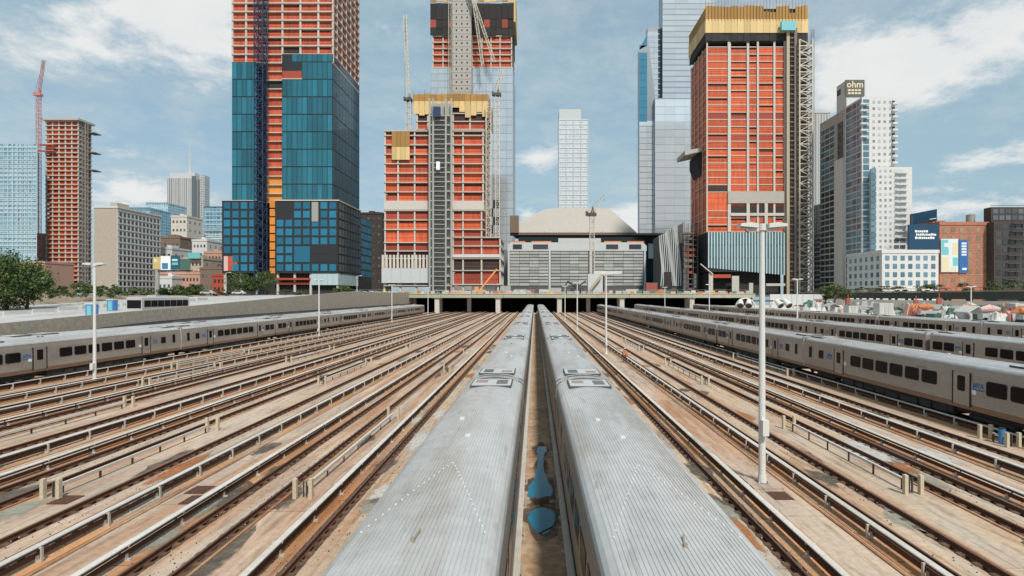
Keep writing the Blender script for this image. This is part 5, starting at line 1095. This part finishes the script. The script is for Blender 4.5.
# ------------------------------------------------------------------ elevated line on the right
el = thing('elevated_line', 'dark steel elevated line with planting running behind the construction yard', 'viaduct', (115, 180, 3.2)); e0, e1 = 112.0, 121.0
for k in range(16):
    y = 110+k*8; MB().box(e0, e0+.4, y+.03, y+7.97, 6.9, 8.8).build('girder', 'highline_dark', el); box('parapet', el, 'highline_trim', e0-.15, e0+.0, y+.03, y+7.97, 8.85, 9.15)
    MB().box(e0+.5, e1, y, y+8, 8.0, 8.7).build('deck', 'highline_dark', el)
    for x in (e0+.8, e1-1): box('column', el, 'highline_dark', x-.3, x+.3, y+3.7, y+4.3, 3.2, 8.0)
    for q in range(4): box('rail_post', el, 'crane_dark', e0+.1, e0+.16, y+1+q*2, y+1.06+q*2, 8.8, 9.9)
    box('hand_rail', el, 'crane_dark', e0+.1, e0+.17, y+.02, y+7.98, 9.85, 9.93)
def leaves(mb, c, rx_, ry_, rz_, n, size, rr, clumps=None):
    cl = []
    for k in range(clumps or max(6, n//60)):
        while True:
            p = Vector((rr.uniform(-1, 1), rr.uniform(-1, 1), rr.uniform(-1, 1)))
            if .25 < p.length < 1.0: break
        cl.append((Vector((p.x*rx_, p.y*ry_, p.z*rz_)), rr.uniform(.16, .34), rr.choice([0, 0, 1, 1, 2, 3])))
    for k in range(n):
        p, s, mi = rr.choice(cl); d = Vector((rr.gauss(0, 1), rr.gauss(0, 1), rr.gauss(0, .8)))*s*.55
        q_ = Vector(c)+p+Vector((d.x*rx_, d.y*ry_, d.z*rz_)); u = Vector((rr.gauss(0, 1), rr.gauss(0, 1), rr.gauss(0, 1))).normalized(); v = u.orthogonal().normalized(); a = rr.random()*6.28; v = Matrix.Rotation(a, 3, u) @ v; w_ = u.cross(v)
        h = size*rr.uniform(.6, 1.3); mb.m = mi if rr.random() < .75 else rr.randint(0, 3)
        mb.add([q_-v*h*.5, q_+w_*h*.32, q_+v*h*.5, q_-w_*h*.32], [(0, 1, 2, 3)])
    mb.m = 0; return mb
LM = ['leaf0', 'leaf1', 'leaf2', 'leaf3']
def tree(name, label, x, y, z, h, r, n, size, seed, group=None, flat=.8):
    rr = random.Random(seed); t = thing(name, label, 'tree', (x, y, z), group); top = z+h; cz = top-r*flat
    b = MB(); b.tube((x, y, z-.1), (x+rr.uniform(-.3, .3), y, cz-r*.2), max(.08, h*.035), max(.05, h*.02), 8)
    for k in range(6): a = rr.random()*6.28; b.tube((x, y, z+h*.35+k*.04*h), (x+math.cos(a)*r*.7, y+math.sin(a)*r*.7, cz+rr.uniform(-.1, .4)*r), h*.014, h*.006, 6)
    b.build('trunk', 'bark', t); leaves(MB(), (x, y, cz), r, r, r*flat, n, size, rr).build('crown', LM, t, fix=False); return t
def bush(name, label, x, y, z, rx_, rz_, n, size, seed, group):
    rr = random.Random(seed); t = thing(name, label, 'shrub', (x, y, z), group); b = MB()
    for k in range(4): a = rr.random()*6.28; b.tube((x, y, z-.05), (x+math.cos(a)*rx_*.5, y+math.sin(a)*rx_*.4, z+rz_*1.1), .05, .02, 5)
    b.build('stem', 'bark', t); leaves(MB(), (x, y, z+rz_), rx_, rx_*.7, rz_, n, size, rr).build('foliage', LM, t, fix=False)
for k in range(15): bush('planting', 'green grasses and shrubs growing on top of the elevated line', 114+rb.random()*5, 112+k*8.3, 8.7, 3.6, .9+rb.random()*.8, 520, .42, 40+k, 'planting on the elevated line')

tree('big_tree', 'big dark green tree at the left edge of the picture', PX(6, 108), 108, 5.0, 10.6, 6.3, 13000, .5, 1, flat=.8)
tree('big_tree', 'lower dark green tree beside the big tree at the left edge', PX(27, 112), 112, 5.2, 8.2, 3.7, 5000, .48, 2, flat=.85)
for k, (px, py, r, Y, lab) in enumerate([(178, 286, 3.2, 205, 'leafy green tree under the row of billboards'), (195, 284.5, 3.2, 208, 'second leafy tree under the row of billboards, nearer the blue tower'), (240, 272, 5.4, 240, 'olive green tree in front of the dark podium, left one'), (265, 271, 5.2, 242, 'olive green tree in front of the dark podium, right one'), (343, 285, 3.0, 215, 'small dense green tree at the end of the ramp wall'), (163, 288, 2.4, 200, 'small tree left of the billboard trees'), (252, 278, 3.4, 236, 'low olive tree between the two podium trees')]):
    z0 = 7.8; top = PZ(py, Y); tree('street_tree', lab, PX(px, Y), Y, z0, top-z0, r, 3600, .5, 10+k)
for k, (px, Y, r) in enumerate([(72, 128, 2.6), (86, 140, 2.2), (100, 150, 2.0), (112, 160, 2.3), (60, 122, 2.0), (130, 175, 2.0), (146, 185, 1.6), (50, 130, 1.6), (215, 215, 1.8), (225, 220, 1.8), (120, 168, 2.2), (138, 180, 2.2), (155, 190, 2.0), (285, 235, 2.0), (300, 238, 1.8), (94, 146, 2.2)]): bush('roadside_shrub', 'scrubby green shrub on the brown bank at the left', PX(px, Y), Y, 7.4, r*1.35, r*.75, 700, .45, 70+k, 'shrubs on the left bank')
for k, (px, py, Y, r, lab) in enumerate([(835, 285, 168, 2.6, 'bright green tree before the elevated line under the apartment tower'), (826, 288, 172, 2.2, 'smaller green tree left of the one under the apartment tower'), (846, 289, 165, 1.8, 'small green tree right of the one under the apartment tower')]): tree('street_tree', lab, PX(px, Y), Y, 3.2, PZ(py, Y)-3.2, r, 1400, .45, 90+k)

# ------------------------------------------------------------------ left-hand city
t = thing('glass_block', 'pale blue glass apartment block at the far left edge', 'building', (PX(10, 430), 430, STZ))
MB().slab([(PX(-60, 430), 430), (PX(37, 430), 430), (PX(36.5, 430)*460/430, 460), (PX(-60, 430), 460)], STZ, PZ(144, 430)).build('wall', 'far_glass', t)
for k in range(26): box('floor_band', t, 'pale_blue', PX(-60, 430)-.1, PX(37, 430)+.15, 429.7, 429.99, PZ(250-k*4.1, 430)-.35, PZ(250-k*4.1, 430)+.35)
for k in range(13): xx = lin(PX(-20, 430), PX(37, 430), 12)[k]; box('mullion', t, 'pale_blue', xx-.25, xx+.25, 429.6, 429.69, PZ(255, 430), PZ(144, 430))
Ye = 450.0; ex = lambda p: PX(p, Ye); ez = lambda p: PZ(p, Ye); x0, x1 = ex(46), ex(78); ye2 = PY(91, x1)
t = thing('concrete_frame_tower', 'slender open red concrete tower under construction on the left', 'tower', ((x0+x1)/2, Ye, STZ))
zs = [ez(289-k*4.55) for k in range(38)]
frame_floors(t, x0, x1, Ye, ye2, zs, lin(x0, x1, 5), lin(Ye, ye2, 4), 'R', lambda f, i, j: ('net_orange' if (10 < j < 30) or j % 5 == 4 else 'net_red') if f == 'F' else ('net_red' if i else None), rec=.9, over=.5, slab_t=.6, colw=.8)
box('roof_slab', t, 'slab_edge', x0-2, x1+2, Ye-2, ye2+2, zs[-1]+.01, zs[-1]+1.6)
for z in (ez(168), ez(130), ez(150)): box('loading_deck', t, 'hoist_brown', x1+.6, x1+6.5, Ye+8, Ye+16, z, z+.7)
for z in (ez(146), ez(152)): box('loading_deck', t, 'net_red', x0-4, x0+9, Ye-3, Ye-.6, z, z+.8)
hoist('construction_hoist', 'grey hoist on the flank of the slender open tower', x1+1.8, Ye+5, 2.6, STZ, zs[-1], 'hoist_grey', 4.5)
tower_crane('red and white crane rising left of the slender open tower', ex(43), Ye-4, STZ, PZ(96, Ye-4), 2.3, [((.5, PZ(93, Ye-4)), (4.0, PZ(60, Ye-4)))], 'crane_red', cabm='crane_red', cabw=5)
t = simple_building('orange_annex', 'low reddish brick building at the foot of the slender tower', -10, 45, 262, 400, 25, 'brick_pink', 'interior_dark', 6, 3, 3.5, 4.0, roofstuff=False)
t = simple_building('peach_block', 'peach coloured low block beside the slender tower', 36, 50, 234, 470, 20, 'brick_pink', 'window_grey', 2, 9, 2, 2)
YW = 330.0; XW = PX(117, YW); t = thing('white_warehouse', 'white loft building with rows of small windows and blank beige end wall', 'building', (XW, YW, STZ)); zt = PZ(208, YW)
MB().box(PX(94, YW), XW, YW, YW+38, STZ, zt).build('wall', 'beige_wall', t); box('side_facing', t, 'white_wall', XW+.01, XW+.3, YW, YW+38, STZ, zt); box('cornice', t, 'white_wall', PX(94, YW)-.3, XW+.7, YW-.3, YW+38.3, zt+.01, zt+1.1)
windows(t, 'window_dark', 'R', XW+.3, lin(YW+.8, YW+37.2, 11), lin(STZ+1, zt-1.5, 13), 1.7, 2.2)
for z in lin(STZ+1, zt-1.5, 13): box('floor_band', t, 'panel_white', XW+.305, XW+.5, YW, YW+38, z-.15, z+.15)
box('stair_hut', t, 'beige_wall', PX(100, YW), PX(107, YW), YW+8, YW+18, zt+1.11, zt+4.5)
Ym = 900.0; t = thing('spire_tower', 'grey office tower with thin white spire on the left skyline', 'skyscraper', (PX(185, Ym), Ym, STZ)); m_ = lambda p: PX(p, Ym)
MB().box(m_(167), m_(195), Ym, Ym+16, STZ, PZ(178, Ym)).build('body', 'far_stripe', t); MB().box(m_(169), m_(194), Ym+2, Ym+14, PZ(178, Ym), PZ(172.5, Ym)).build('crown', 'panel_white', t); MB().box(m_(196), m_(201), Ym+10, Ym+24, STZ, PZ(174, Ym)).build('side_block', 'far_grey', t)
box('dark_notch', t, 'window_grey', m_(192), m_(196.3), Ym-1, Ym-.1, PZ(250, Ym), PZ(176, Ym)); MB().tube((m_(187), Ym+8, PZ(172.5, Ym)), (m_(187), Ym+8, PZ(137, Ym)), 1.6, .3, 8).build('spire', 'panel_white', t)
for (nm, lab, a, b_, p, Y, m) in [('blue_block', 'blue glass office block left of the spire tower', 128, 150, 208, 720, 'far_blue'), ('blue_block', 'taller pale blue office block just left of the spire tower', 146, 168, 203, 760, 'far_glass'), ('blue_block', 'teal glass block between the spire tower and blue tower', 204, 224, 207, 620, 'far_blue'), ('blue_block', 'darker blue block low beside the teal tower', 206, 226, 232, 520, 'far_glass')]:
    t = simple_building(nm, lab, a, b_, p, Y, 40, m, 'window_blue', 0, 0, 1, 1, roofstuff=False)
    for z in lin(PZ(260, Y), PZ(p, Y), 12): box('floor_band', t, 'stripe_white', PX(a, Y)-.1, PX(b_, Y)+.1, Y-.25, Y-.01, z-.4, z+.4)
for (lab, a, b_, p, Y, m, wn, c, r) in [('brown stepped block behind the billboards', 158, 180, 237, 420, 'brick_brown', 'window_grey', 5, 5), ('cream block with stepped top behind the billboards', 171, 187, 216, 470, 'cream_wall', 'window_grey', 4, 9), ('white narrow block between cream block and teal tower', 192, 207, 240, 400, 'white_wall', 'window_grey', 4, 6), ('pinkish block right of the white narrow block', 204, 222, 252, 380, 'brick_pink', 'window_dark', 5, 5),
    ('pale wedge building above the billboards', 157, 172, 248, 380, 'panel_white', 'window_grey', 3, 4), ('row of low brick houses behind the trees on the left', 158, 200, 273, 340, 'brick_pink', 'window_dark', 12, 2), ('white shed under the billboards', 157, 172, 277, 330, 'white_wall', 'window_grey', 3, 1), ('tan block with teal poster left of the blue tower', 183, 203, 258, 350, 'beige_wall', 'window_dark', 5, 4), ('brown low block beside the dark podium', 200, 222, 268, 340, 'brick_brown', 'window_grey', 5, 2), ('small red-brown block behind the podium foot', 212, 226, 275, 330, 'net_deep', 'interior_dark', 3, 2)]:
    simple_building('low_block', lab, a, b_, p, Y, 22, m, wn, c, r, max(.8, (PX(b_, Y)-PX(a, Y))/max(c, 1)*.45), 2.0, 'R', 3)
t = thing('rooftop_banner', 'teal banner board on the tan block left of the blue tower', 'banner', (PX(194, 348), 348, PZ(258, 348))); MB().box(PX(188, 348), PX(200, 348), 348, 348.5, PZ(258.5, 348), PZ(252.5, 348)).build('panel', 'ad_teal', t); box('frame', t, 'mullion_dark', PX(187.7, 348), PX(200.3, 348), 348.1, 348.6, PZ(259.6, 348), PZ(258.6, 348))
t = simple_building('brown_block', 'dark brown block between the podium and the red-netted building', 360, 382.5, 213, 400, 25, 'dark_brown', 'window_grey', 4, 10, 1.6, 1.8)
# billboard row on a post
Yu = 190.0; u_ = lambda p: PX(p, Yu); uz = lambda p: PZ(p, Yu)
t = thing('billboard_row', 'row of colourful billboards on a thick grey post left of the trees', 'billboard', (u_(156), Yu, 7.9))
MB().tube((u_(155.5), Yu+.8, 7.8), (u_(155.5), Yu+.8, uz(270)), .75, .7, 14).build('post', 'hoist_grey', t)
MB().box(u_(152.5), u_(190.5), Yu+.3, Yu+1.3, uz(271.5), uz(270)).build('catwalk', 'crane_dark', t)
for (a, b_, c, d, m) in ((153, 160.5, 269, 257, 'ad_yellow'), (160.6, 170.5, 270, 256, 'ad_white'), (170.6, 179.5, 269.5, 255.5, 'glass_teal'), (179.8, 190, 269.8, 259, 'tarp')): MB().box(u_(a), u_(b_), Yu, Yu+.28, uz(c), uz(d)).build('panel', 'paint_tarp_green' if m == 'tarp' else m, t)
box('print', t, 'plain_blue', u_(162), u_(168), Yu-.02, Yu-.001, uz(269), uz(263)); box('print', t, 'ad_pale', u_(172), u_(177.5), Yu-.02, Yu-.001, uz(261), uz(259)); box('print', t, 'ad_teal', u_(172), u_(178), Yu-.02, Yu-.001, uz(265), uz(262.5)); box('print', t, 'ad_pale', u_(154), u_(157), Yu-.02, Yu-.001, uz(262), uz(259))

# ------------------------------------------------------------------ ramp traffic and yard clutter
def bus(x, y, z, label):
    t = thing('bus', label, 'bus', (x, y, z)); MB().prism([(x-1.25, z+.45), (x+1.25, z+.45), (x+1.27, z+2.4), (x+1.18, z+3.0), (x+.9, z+3.15), (x-.9, z+3.15), (x-1.18, z+3.0), (x-1.27, z+2.4)], y, y+12).build('body', 'paint_grey', t)
    for k in range(7): box('window', t, 'train_glass', x+1.24, x+1.285, y+.5+k*1.6, y+2.0+k*1.6, z+1.5, z+2.55)
    box('windscreen', t, 'train_glass', x-1.1, x+1.1, y-.02, y+.01, z+1.3, z+2.6); box('roof_unit', t, 'paint_grey', x-.7, x+.7, y+4, y+7, z+3.16, z+3.4)
    for yy in (y+2.4, y+9.4): MB().tube((x-1.28, yy, z+.5), (x+1.28, yy, z+.5), .5, .5, 14).build('wheel', 'rubber', t)
bus(-63.0, 88, roadz(94), 'pale grey bus with dark windows driving up the ramp at the left')
def car(x, y, z, m, label, along=True):
    t = thing('parked_car', label, 'car', (x, y, z), 'parked cars'); pr = [(-2.2, .35), (2.2, .35), (2.2, .85), (1.4, .98), (.9, 1.45), (-1.2, 1.45), (-1.75, 1.0), (-2.2, .9)]
    MB().prism([(x+a, z+b) for a, b in pr], y-.88, y+.88).build('body', m, t); MB().prism([(x+a, z+b) for a, b in ((-1.6, 1.0), (1.28, 1.0), (.84, 1.40), (-1.16, 1.40))], y-.895, y+.895).build('window', 'train_glass', t)
    for a in (-1.35, 1.35):
        for s in (-1, 1): MB().tube((x+a, y+s*.78, z+.33), (x+a, y+s*.92, z+.33), .33, .33, 12).build('wheel', 'rubber', t)
for (px, Y, z, m, lab) in [(239, 205, 8.15, 'paint_white', 'white car parked at the top of the ramp'), (290, 225, 8.15, 'paint_black', 'black car near the dark podium'), (205, 190, 8.15, 'paint_grey', 'grey car on the ramp under the billboards')]: car(max(PX(px, Y), -111), Y, z, m, lab)
for k in range(22):
    y = 40+k*5.2; x = -58.6-(k % 3)*.0; z = roadz(y); MB().prism([(x-.3, z-.1), (x+.3, z-.1), (x+.1, z+.35), (x+.08, z+.85), (x-.08, z+.85), (x-.1, z+.35)], y, y+3.8).solo('jersey_barrier', 'pale_concrete', 'pale concrete barrier lying along the ramp edge', 'barrier', (x, y, z-.1), 'barriers on the ramp')
for k in range(14):
    y = 75+k*5.2; x = -86; z = roadz(y); MB().prism([(x-.3, z-.1), (x+.3, z-.1), (x+.1, z+.35), (x+.08, z+.95), (x-.08, z+.95), (x-.1, z+.35)], y, y+4.4).solo('jersey_barrier', 'paint_white', 'white barrier in the middle of the ramp', 'barrier', (x, y, z-.1), 'barriers on the ramp')
for (px, X, m, lab) in ((89, -72, 'plain_blue', 'blue cabin on the ramp left of the bus'), (110, -80, 'plain_blue', 'smaller blue cabin on the ramp behind the first')):
    y = PY(px, X); z = roadz(y); t = thing('cabin', lab, 'cabin', (X, y, z)); MB().box(X-.6, X+.6, y, y+1.2, z, z+2.0).build('body', m, t); box('roof', t, 'paint_white', X-.66, X+.66, y-.06, y+1.26, z+2.0, z+2.2); box('door', t, 'ad_teal', X-.35, X+.35, y-.04, y, z+.1, z+1.8)
for (px, Y, h, lab) in ((226, 226, 9, 'thin grey street lamp near the dark podium, left'), (357, 240, 8, 'thin grey street lamp right of the dark podium')):
    x = PX(px, Y); z = 7.9 if px < 300 else 8.1; t = thing('street_lamp', lab, 'street lamp', (x, Y, z)); MB().tube((x, Y, z), (x, Y, z+h), .14, .09, 8).build('pole', 'lamp_paint', t); MB().beam((x, Y, z+h), (x+1.5, Y, z+h+.15), .12).build('arm', 'lamp_paint', t); MB().box(x+1.2, x+2.1, Y-.2, Y+.2, z+h+.05, z+h+.25).build('lamp_head', 'lamp_paint', t)
# site wall and clutter behind the hindmost train
t = thing('site_fence', 'whitish site hoarding right of the bridge end', 'fence', (PX(830, 215), 215, 3.2))
for k in range(14): x = PX(770, 215)+k*4.2; box('hoarding_panel', t, 'panel_white', x+.04, x+4.16, 215, 215.2, 3.2, 8.3)
for k in range(15): x = PX(770, 215)+k*4.2; box('post', t, 'hoist_grey', x-.03, x+.03, 214.9, 215.3, 3.2, 8.5)
t = thing('graffiti_wall', 'long pale wall with grey scribbles below the elevated line', 'wall', (95, 150, 3.2))
for k in range(13):
    y = 118+k*7; MB().box(104, 104.4, y+.03, y+6.97, 3.2, 6.6).build('wall_panel', 'cream_wall', t)
    if k % 2: 
        for q in range(3): yy = y+1+q*1.9; MB().beam((103.97, yy, 4.7+.5*rb.random()), (103.97, yy+.8, 5.6), .03, .35).beam((103.97, yy+.8, 5.6), (103.97, yy+1.4, 4.8), .03, .3).build('graffiti', 'hoist_grey', t)
kinds = [('site_container', 'container'), ('tarp_heap', 'tarp'), ('drum_stack', 'drums'), ('material_bag', 'bag')]
rc = random.Random(21); i = 0
cnames = dict(white='white', tarp_green='dark green', grey='grey', orange='orange', red='red', black='black', pink='pinkish')
def heap(px, Y, w_, h, c, kind):
    x = PX(px, Y); z = 3.2
    if kind == 'tarp':
        n = 9; m = MB(); vs = []
        for a in range(n+1):
            for b in range(n+1):
                u, v = a/n*2-1, b/n*2-1; e = min(1, 2.2*(1-abs(u)))*min(1, 2.2*(1-abs(v))); vs.append((x+u*w_/2, Y+v*w_*.4, z+h*e*(.62+.5*rc.random())))
        m.add(vs, [(a*(n+1)+b, (a+1)*(n+1)+b, (a+1)*(n+1)+b+1, a*(n+1)+b+1) for a in range(n) for b in range(n)]); m.solo('tarp_heap', 'paint_'+c, '%s tarpaulin over a heap in the right construction yard' % cnames[c], 'tarp', (x, Y, z), 'tarp covered heaps')
    elif kind == 'tent':
        t = thing('canopy_tent', '%s pitched canopy roof in the right construction yard' % cnames[c], 'canopy', (x, Y, z), 'canopies in the construction yard')
        MB().prism([(x-w_/2, z+h*.62), (x, z+h), (x+w_/2, z+h*.5), (x+w_/2, z+h*.45), (x, z+h*.93), (x-w_/2, z+h*.57)], Y-1.8, Y+1.8).build('roof', 'paint_'+c, t)
        for a in (-1, 1):
            for b in (-1.6, 1.6): box('leg', t, 'crane_dark', x+a*w_*.46-.06, x+a*w_*.46+.06, Y+b-.06, Y+b+.06, z, z+h*.52)
    elif kind == 'mixer':
        t = thing('mixer_drum', '%s round drum standing before the elevated line' % cnames[c], 'drum', (x, Y, z), 'round drums in the construction yard'); MB().tube((x-w_*.4, Y, z+h*.72), (x, Y, z+h*.76), h*.10, h*.24, 12).tube((x, Y, z+h*.76), (x+w_*.4, Y, z+h*.72), h*.24, h*.12, 12).build('drum', 'paint_'+c, t); MB().box(x-w_*.4, x+w_*.4, Y-.6, Y+.6, z+.4, z+h*.5).build('frame', 'paint_grey', t)
        for a in (-.3, .3): MB().tube((x+a*w_, Y-.8, z+.45), (x+a*w_, Y+.8, z+.45), .45, .45, 10).build('wheel', 'rubber', t)
    else:
        t = thing('site_container', '%s site container standing in the right construction yard' % cnames[c], 'container', (x, Y, z), 'containers in the construction yard'); MB().box(x-w_/2, x+w_/2, Y-1.2, Y+1.2, z, z+h).build('body', 'paint_'+c, t)
        for q in range(int(w_/.5)): box('rib', t, 'paint_'+c, x-w_/2+.1+q*.5, x-w_/2+.32+q*.5, Y-1.26, Y-1.2, z+.1, z+h-.1)
        box('door', t, 'paint_grey', x-.4, x+.4, Y-1.31, Y-1.262, z+.05, z+2.0)
for k in range(92):
    px = 800+k*2.65+rc.uniform(-2, 2); X = rc.uniform(78, 100); Y = min(230, X*F/(px-CX)); kd = rc.choice(['tarp', 'tarp', 'tent', 'box', 'mixer' if px > 920 else 'tarp'])
    heap(px, Y, rc.uniform(1.3, 4.2), rc.uniform(.9, 3.1) if kd != 'mixer' else 3.2, rc.choice(['white', 'white', 'white', 'grey', 'grey', 'tarp_green', 'tarp_green', 'grey', 'orange', 'pink', 'white', 'black', 'red']) if kd != 'mixer' else rc.choice(['orange', 'pink', 'white']), kd)
lamp_post(95, 122, 6.6, 'short white lamp post in the right construction yard', z0=3.2)
for (px, X, h, wh) in ((848, 82, 5.0, 'leftmost'), (916, 90, 4.6, 'middle one'), (939, 92, 5.2, 'rightmost')):
    Y = X*F/(px-CX); t = thing('signal_post', 'slim red post in the right construction yard, %s of three' % wh, 'post', (X, Y, 3.2), 'red posts in the construction yard'); MB().tube((X, Y, 3.2), (X, Y, 3.2+h), .16, .14, 8).build('pole', 'paint_red', t); MB().box(X-.5, X+.5, Y-.2, Y+.2, 3.2+h*.5, 3.2+h*.8).build('panel', 'paint_red', t)
# worker crossing the tracks
def person(x, y, z, label):
    me = bpy.data.meshes.new('body'); V = [(0, 0, .95), (0, 0, 1.2), (0, 0, 1.42), (0, .01, 1.52), (0, .02, 1.62), (0, .02, 1.74), (.2, 0, 1.40), (.27, .03, 1.12), (.27, -.08, .88), (-.2, 0, 1.40), (-.27, .03, 1.12), (-.26, -.1, .9), (.1, 0, .9), (.12, -.06, .5), (.12, .03, .08), (.12, -.14, .04), (-.1, 0, .9), (-.12, .05, .5), (-.12, .14, .08), (-.12, -.02, .04)]
    E_ = [(0, 1), (1, 2), (2, 3), (3, 4), (4, 5), (2, 6), (6, 7), (7, 8), (2, 9), (9, 10), (10, 11), (0, 12), (12, 13), (13, 14), (14, 15), (0, 16), (16, 17), (17, 18), (18, 19)]
    RR = [.15, .15, .16, .06, .09, .085, .075, .055, .045, .075, .055, .045, .1, .075, .055, .045, .1, .075, .055, .045]
    me.from_pydata(V, E_, []); o = bpy.data.objects.new('body', me); COL.objects.link(o); t = thing('person', label, 'person', (x, y, z)); o.parent = t
    sk = o.modifiers.new('skin', 'SKIN'); o.modifiers.new('sub', 'SUBSURF').levels = 1
    for i_, v in enumerate(me.skin_vertices[0].data): v.radius = (RR[i_], RR[i_]*.85); v.use_root = i_ == 0
    me.materials.append(MAT['paint_black'])
    MB().prism([(-.23, .92), (.23, .92), (.25, 1.42), (.12, 1.5), (-.12, 1.5), (-.25, 1.42)], -.2, .18).build('vest', 'paint_orange', t, world=False)
    b = MB(); b.tube((0, .02, 1.68), (0, .02, 1.80), .14, .10, 12); b.build('helmet', 'paint_white', t, world=False)
person(10.6, 66, .0, 'worker in orange-red vest and white helmet walking between the tracks')
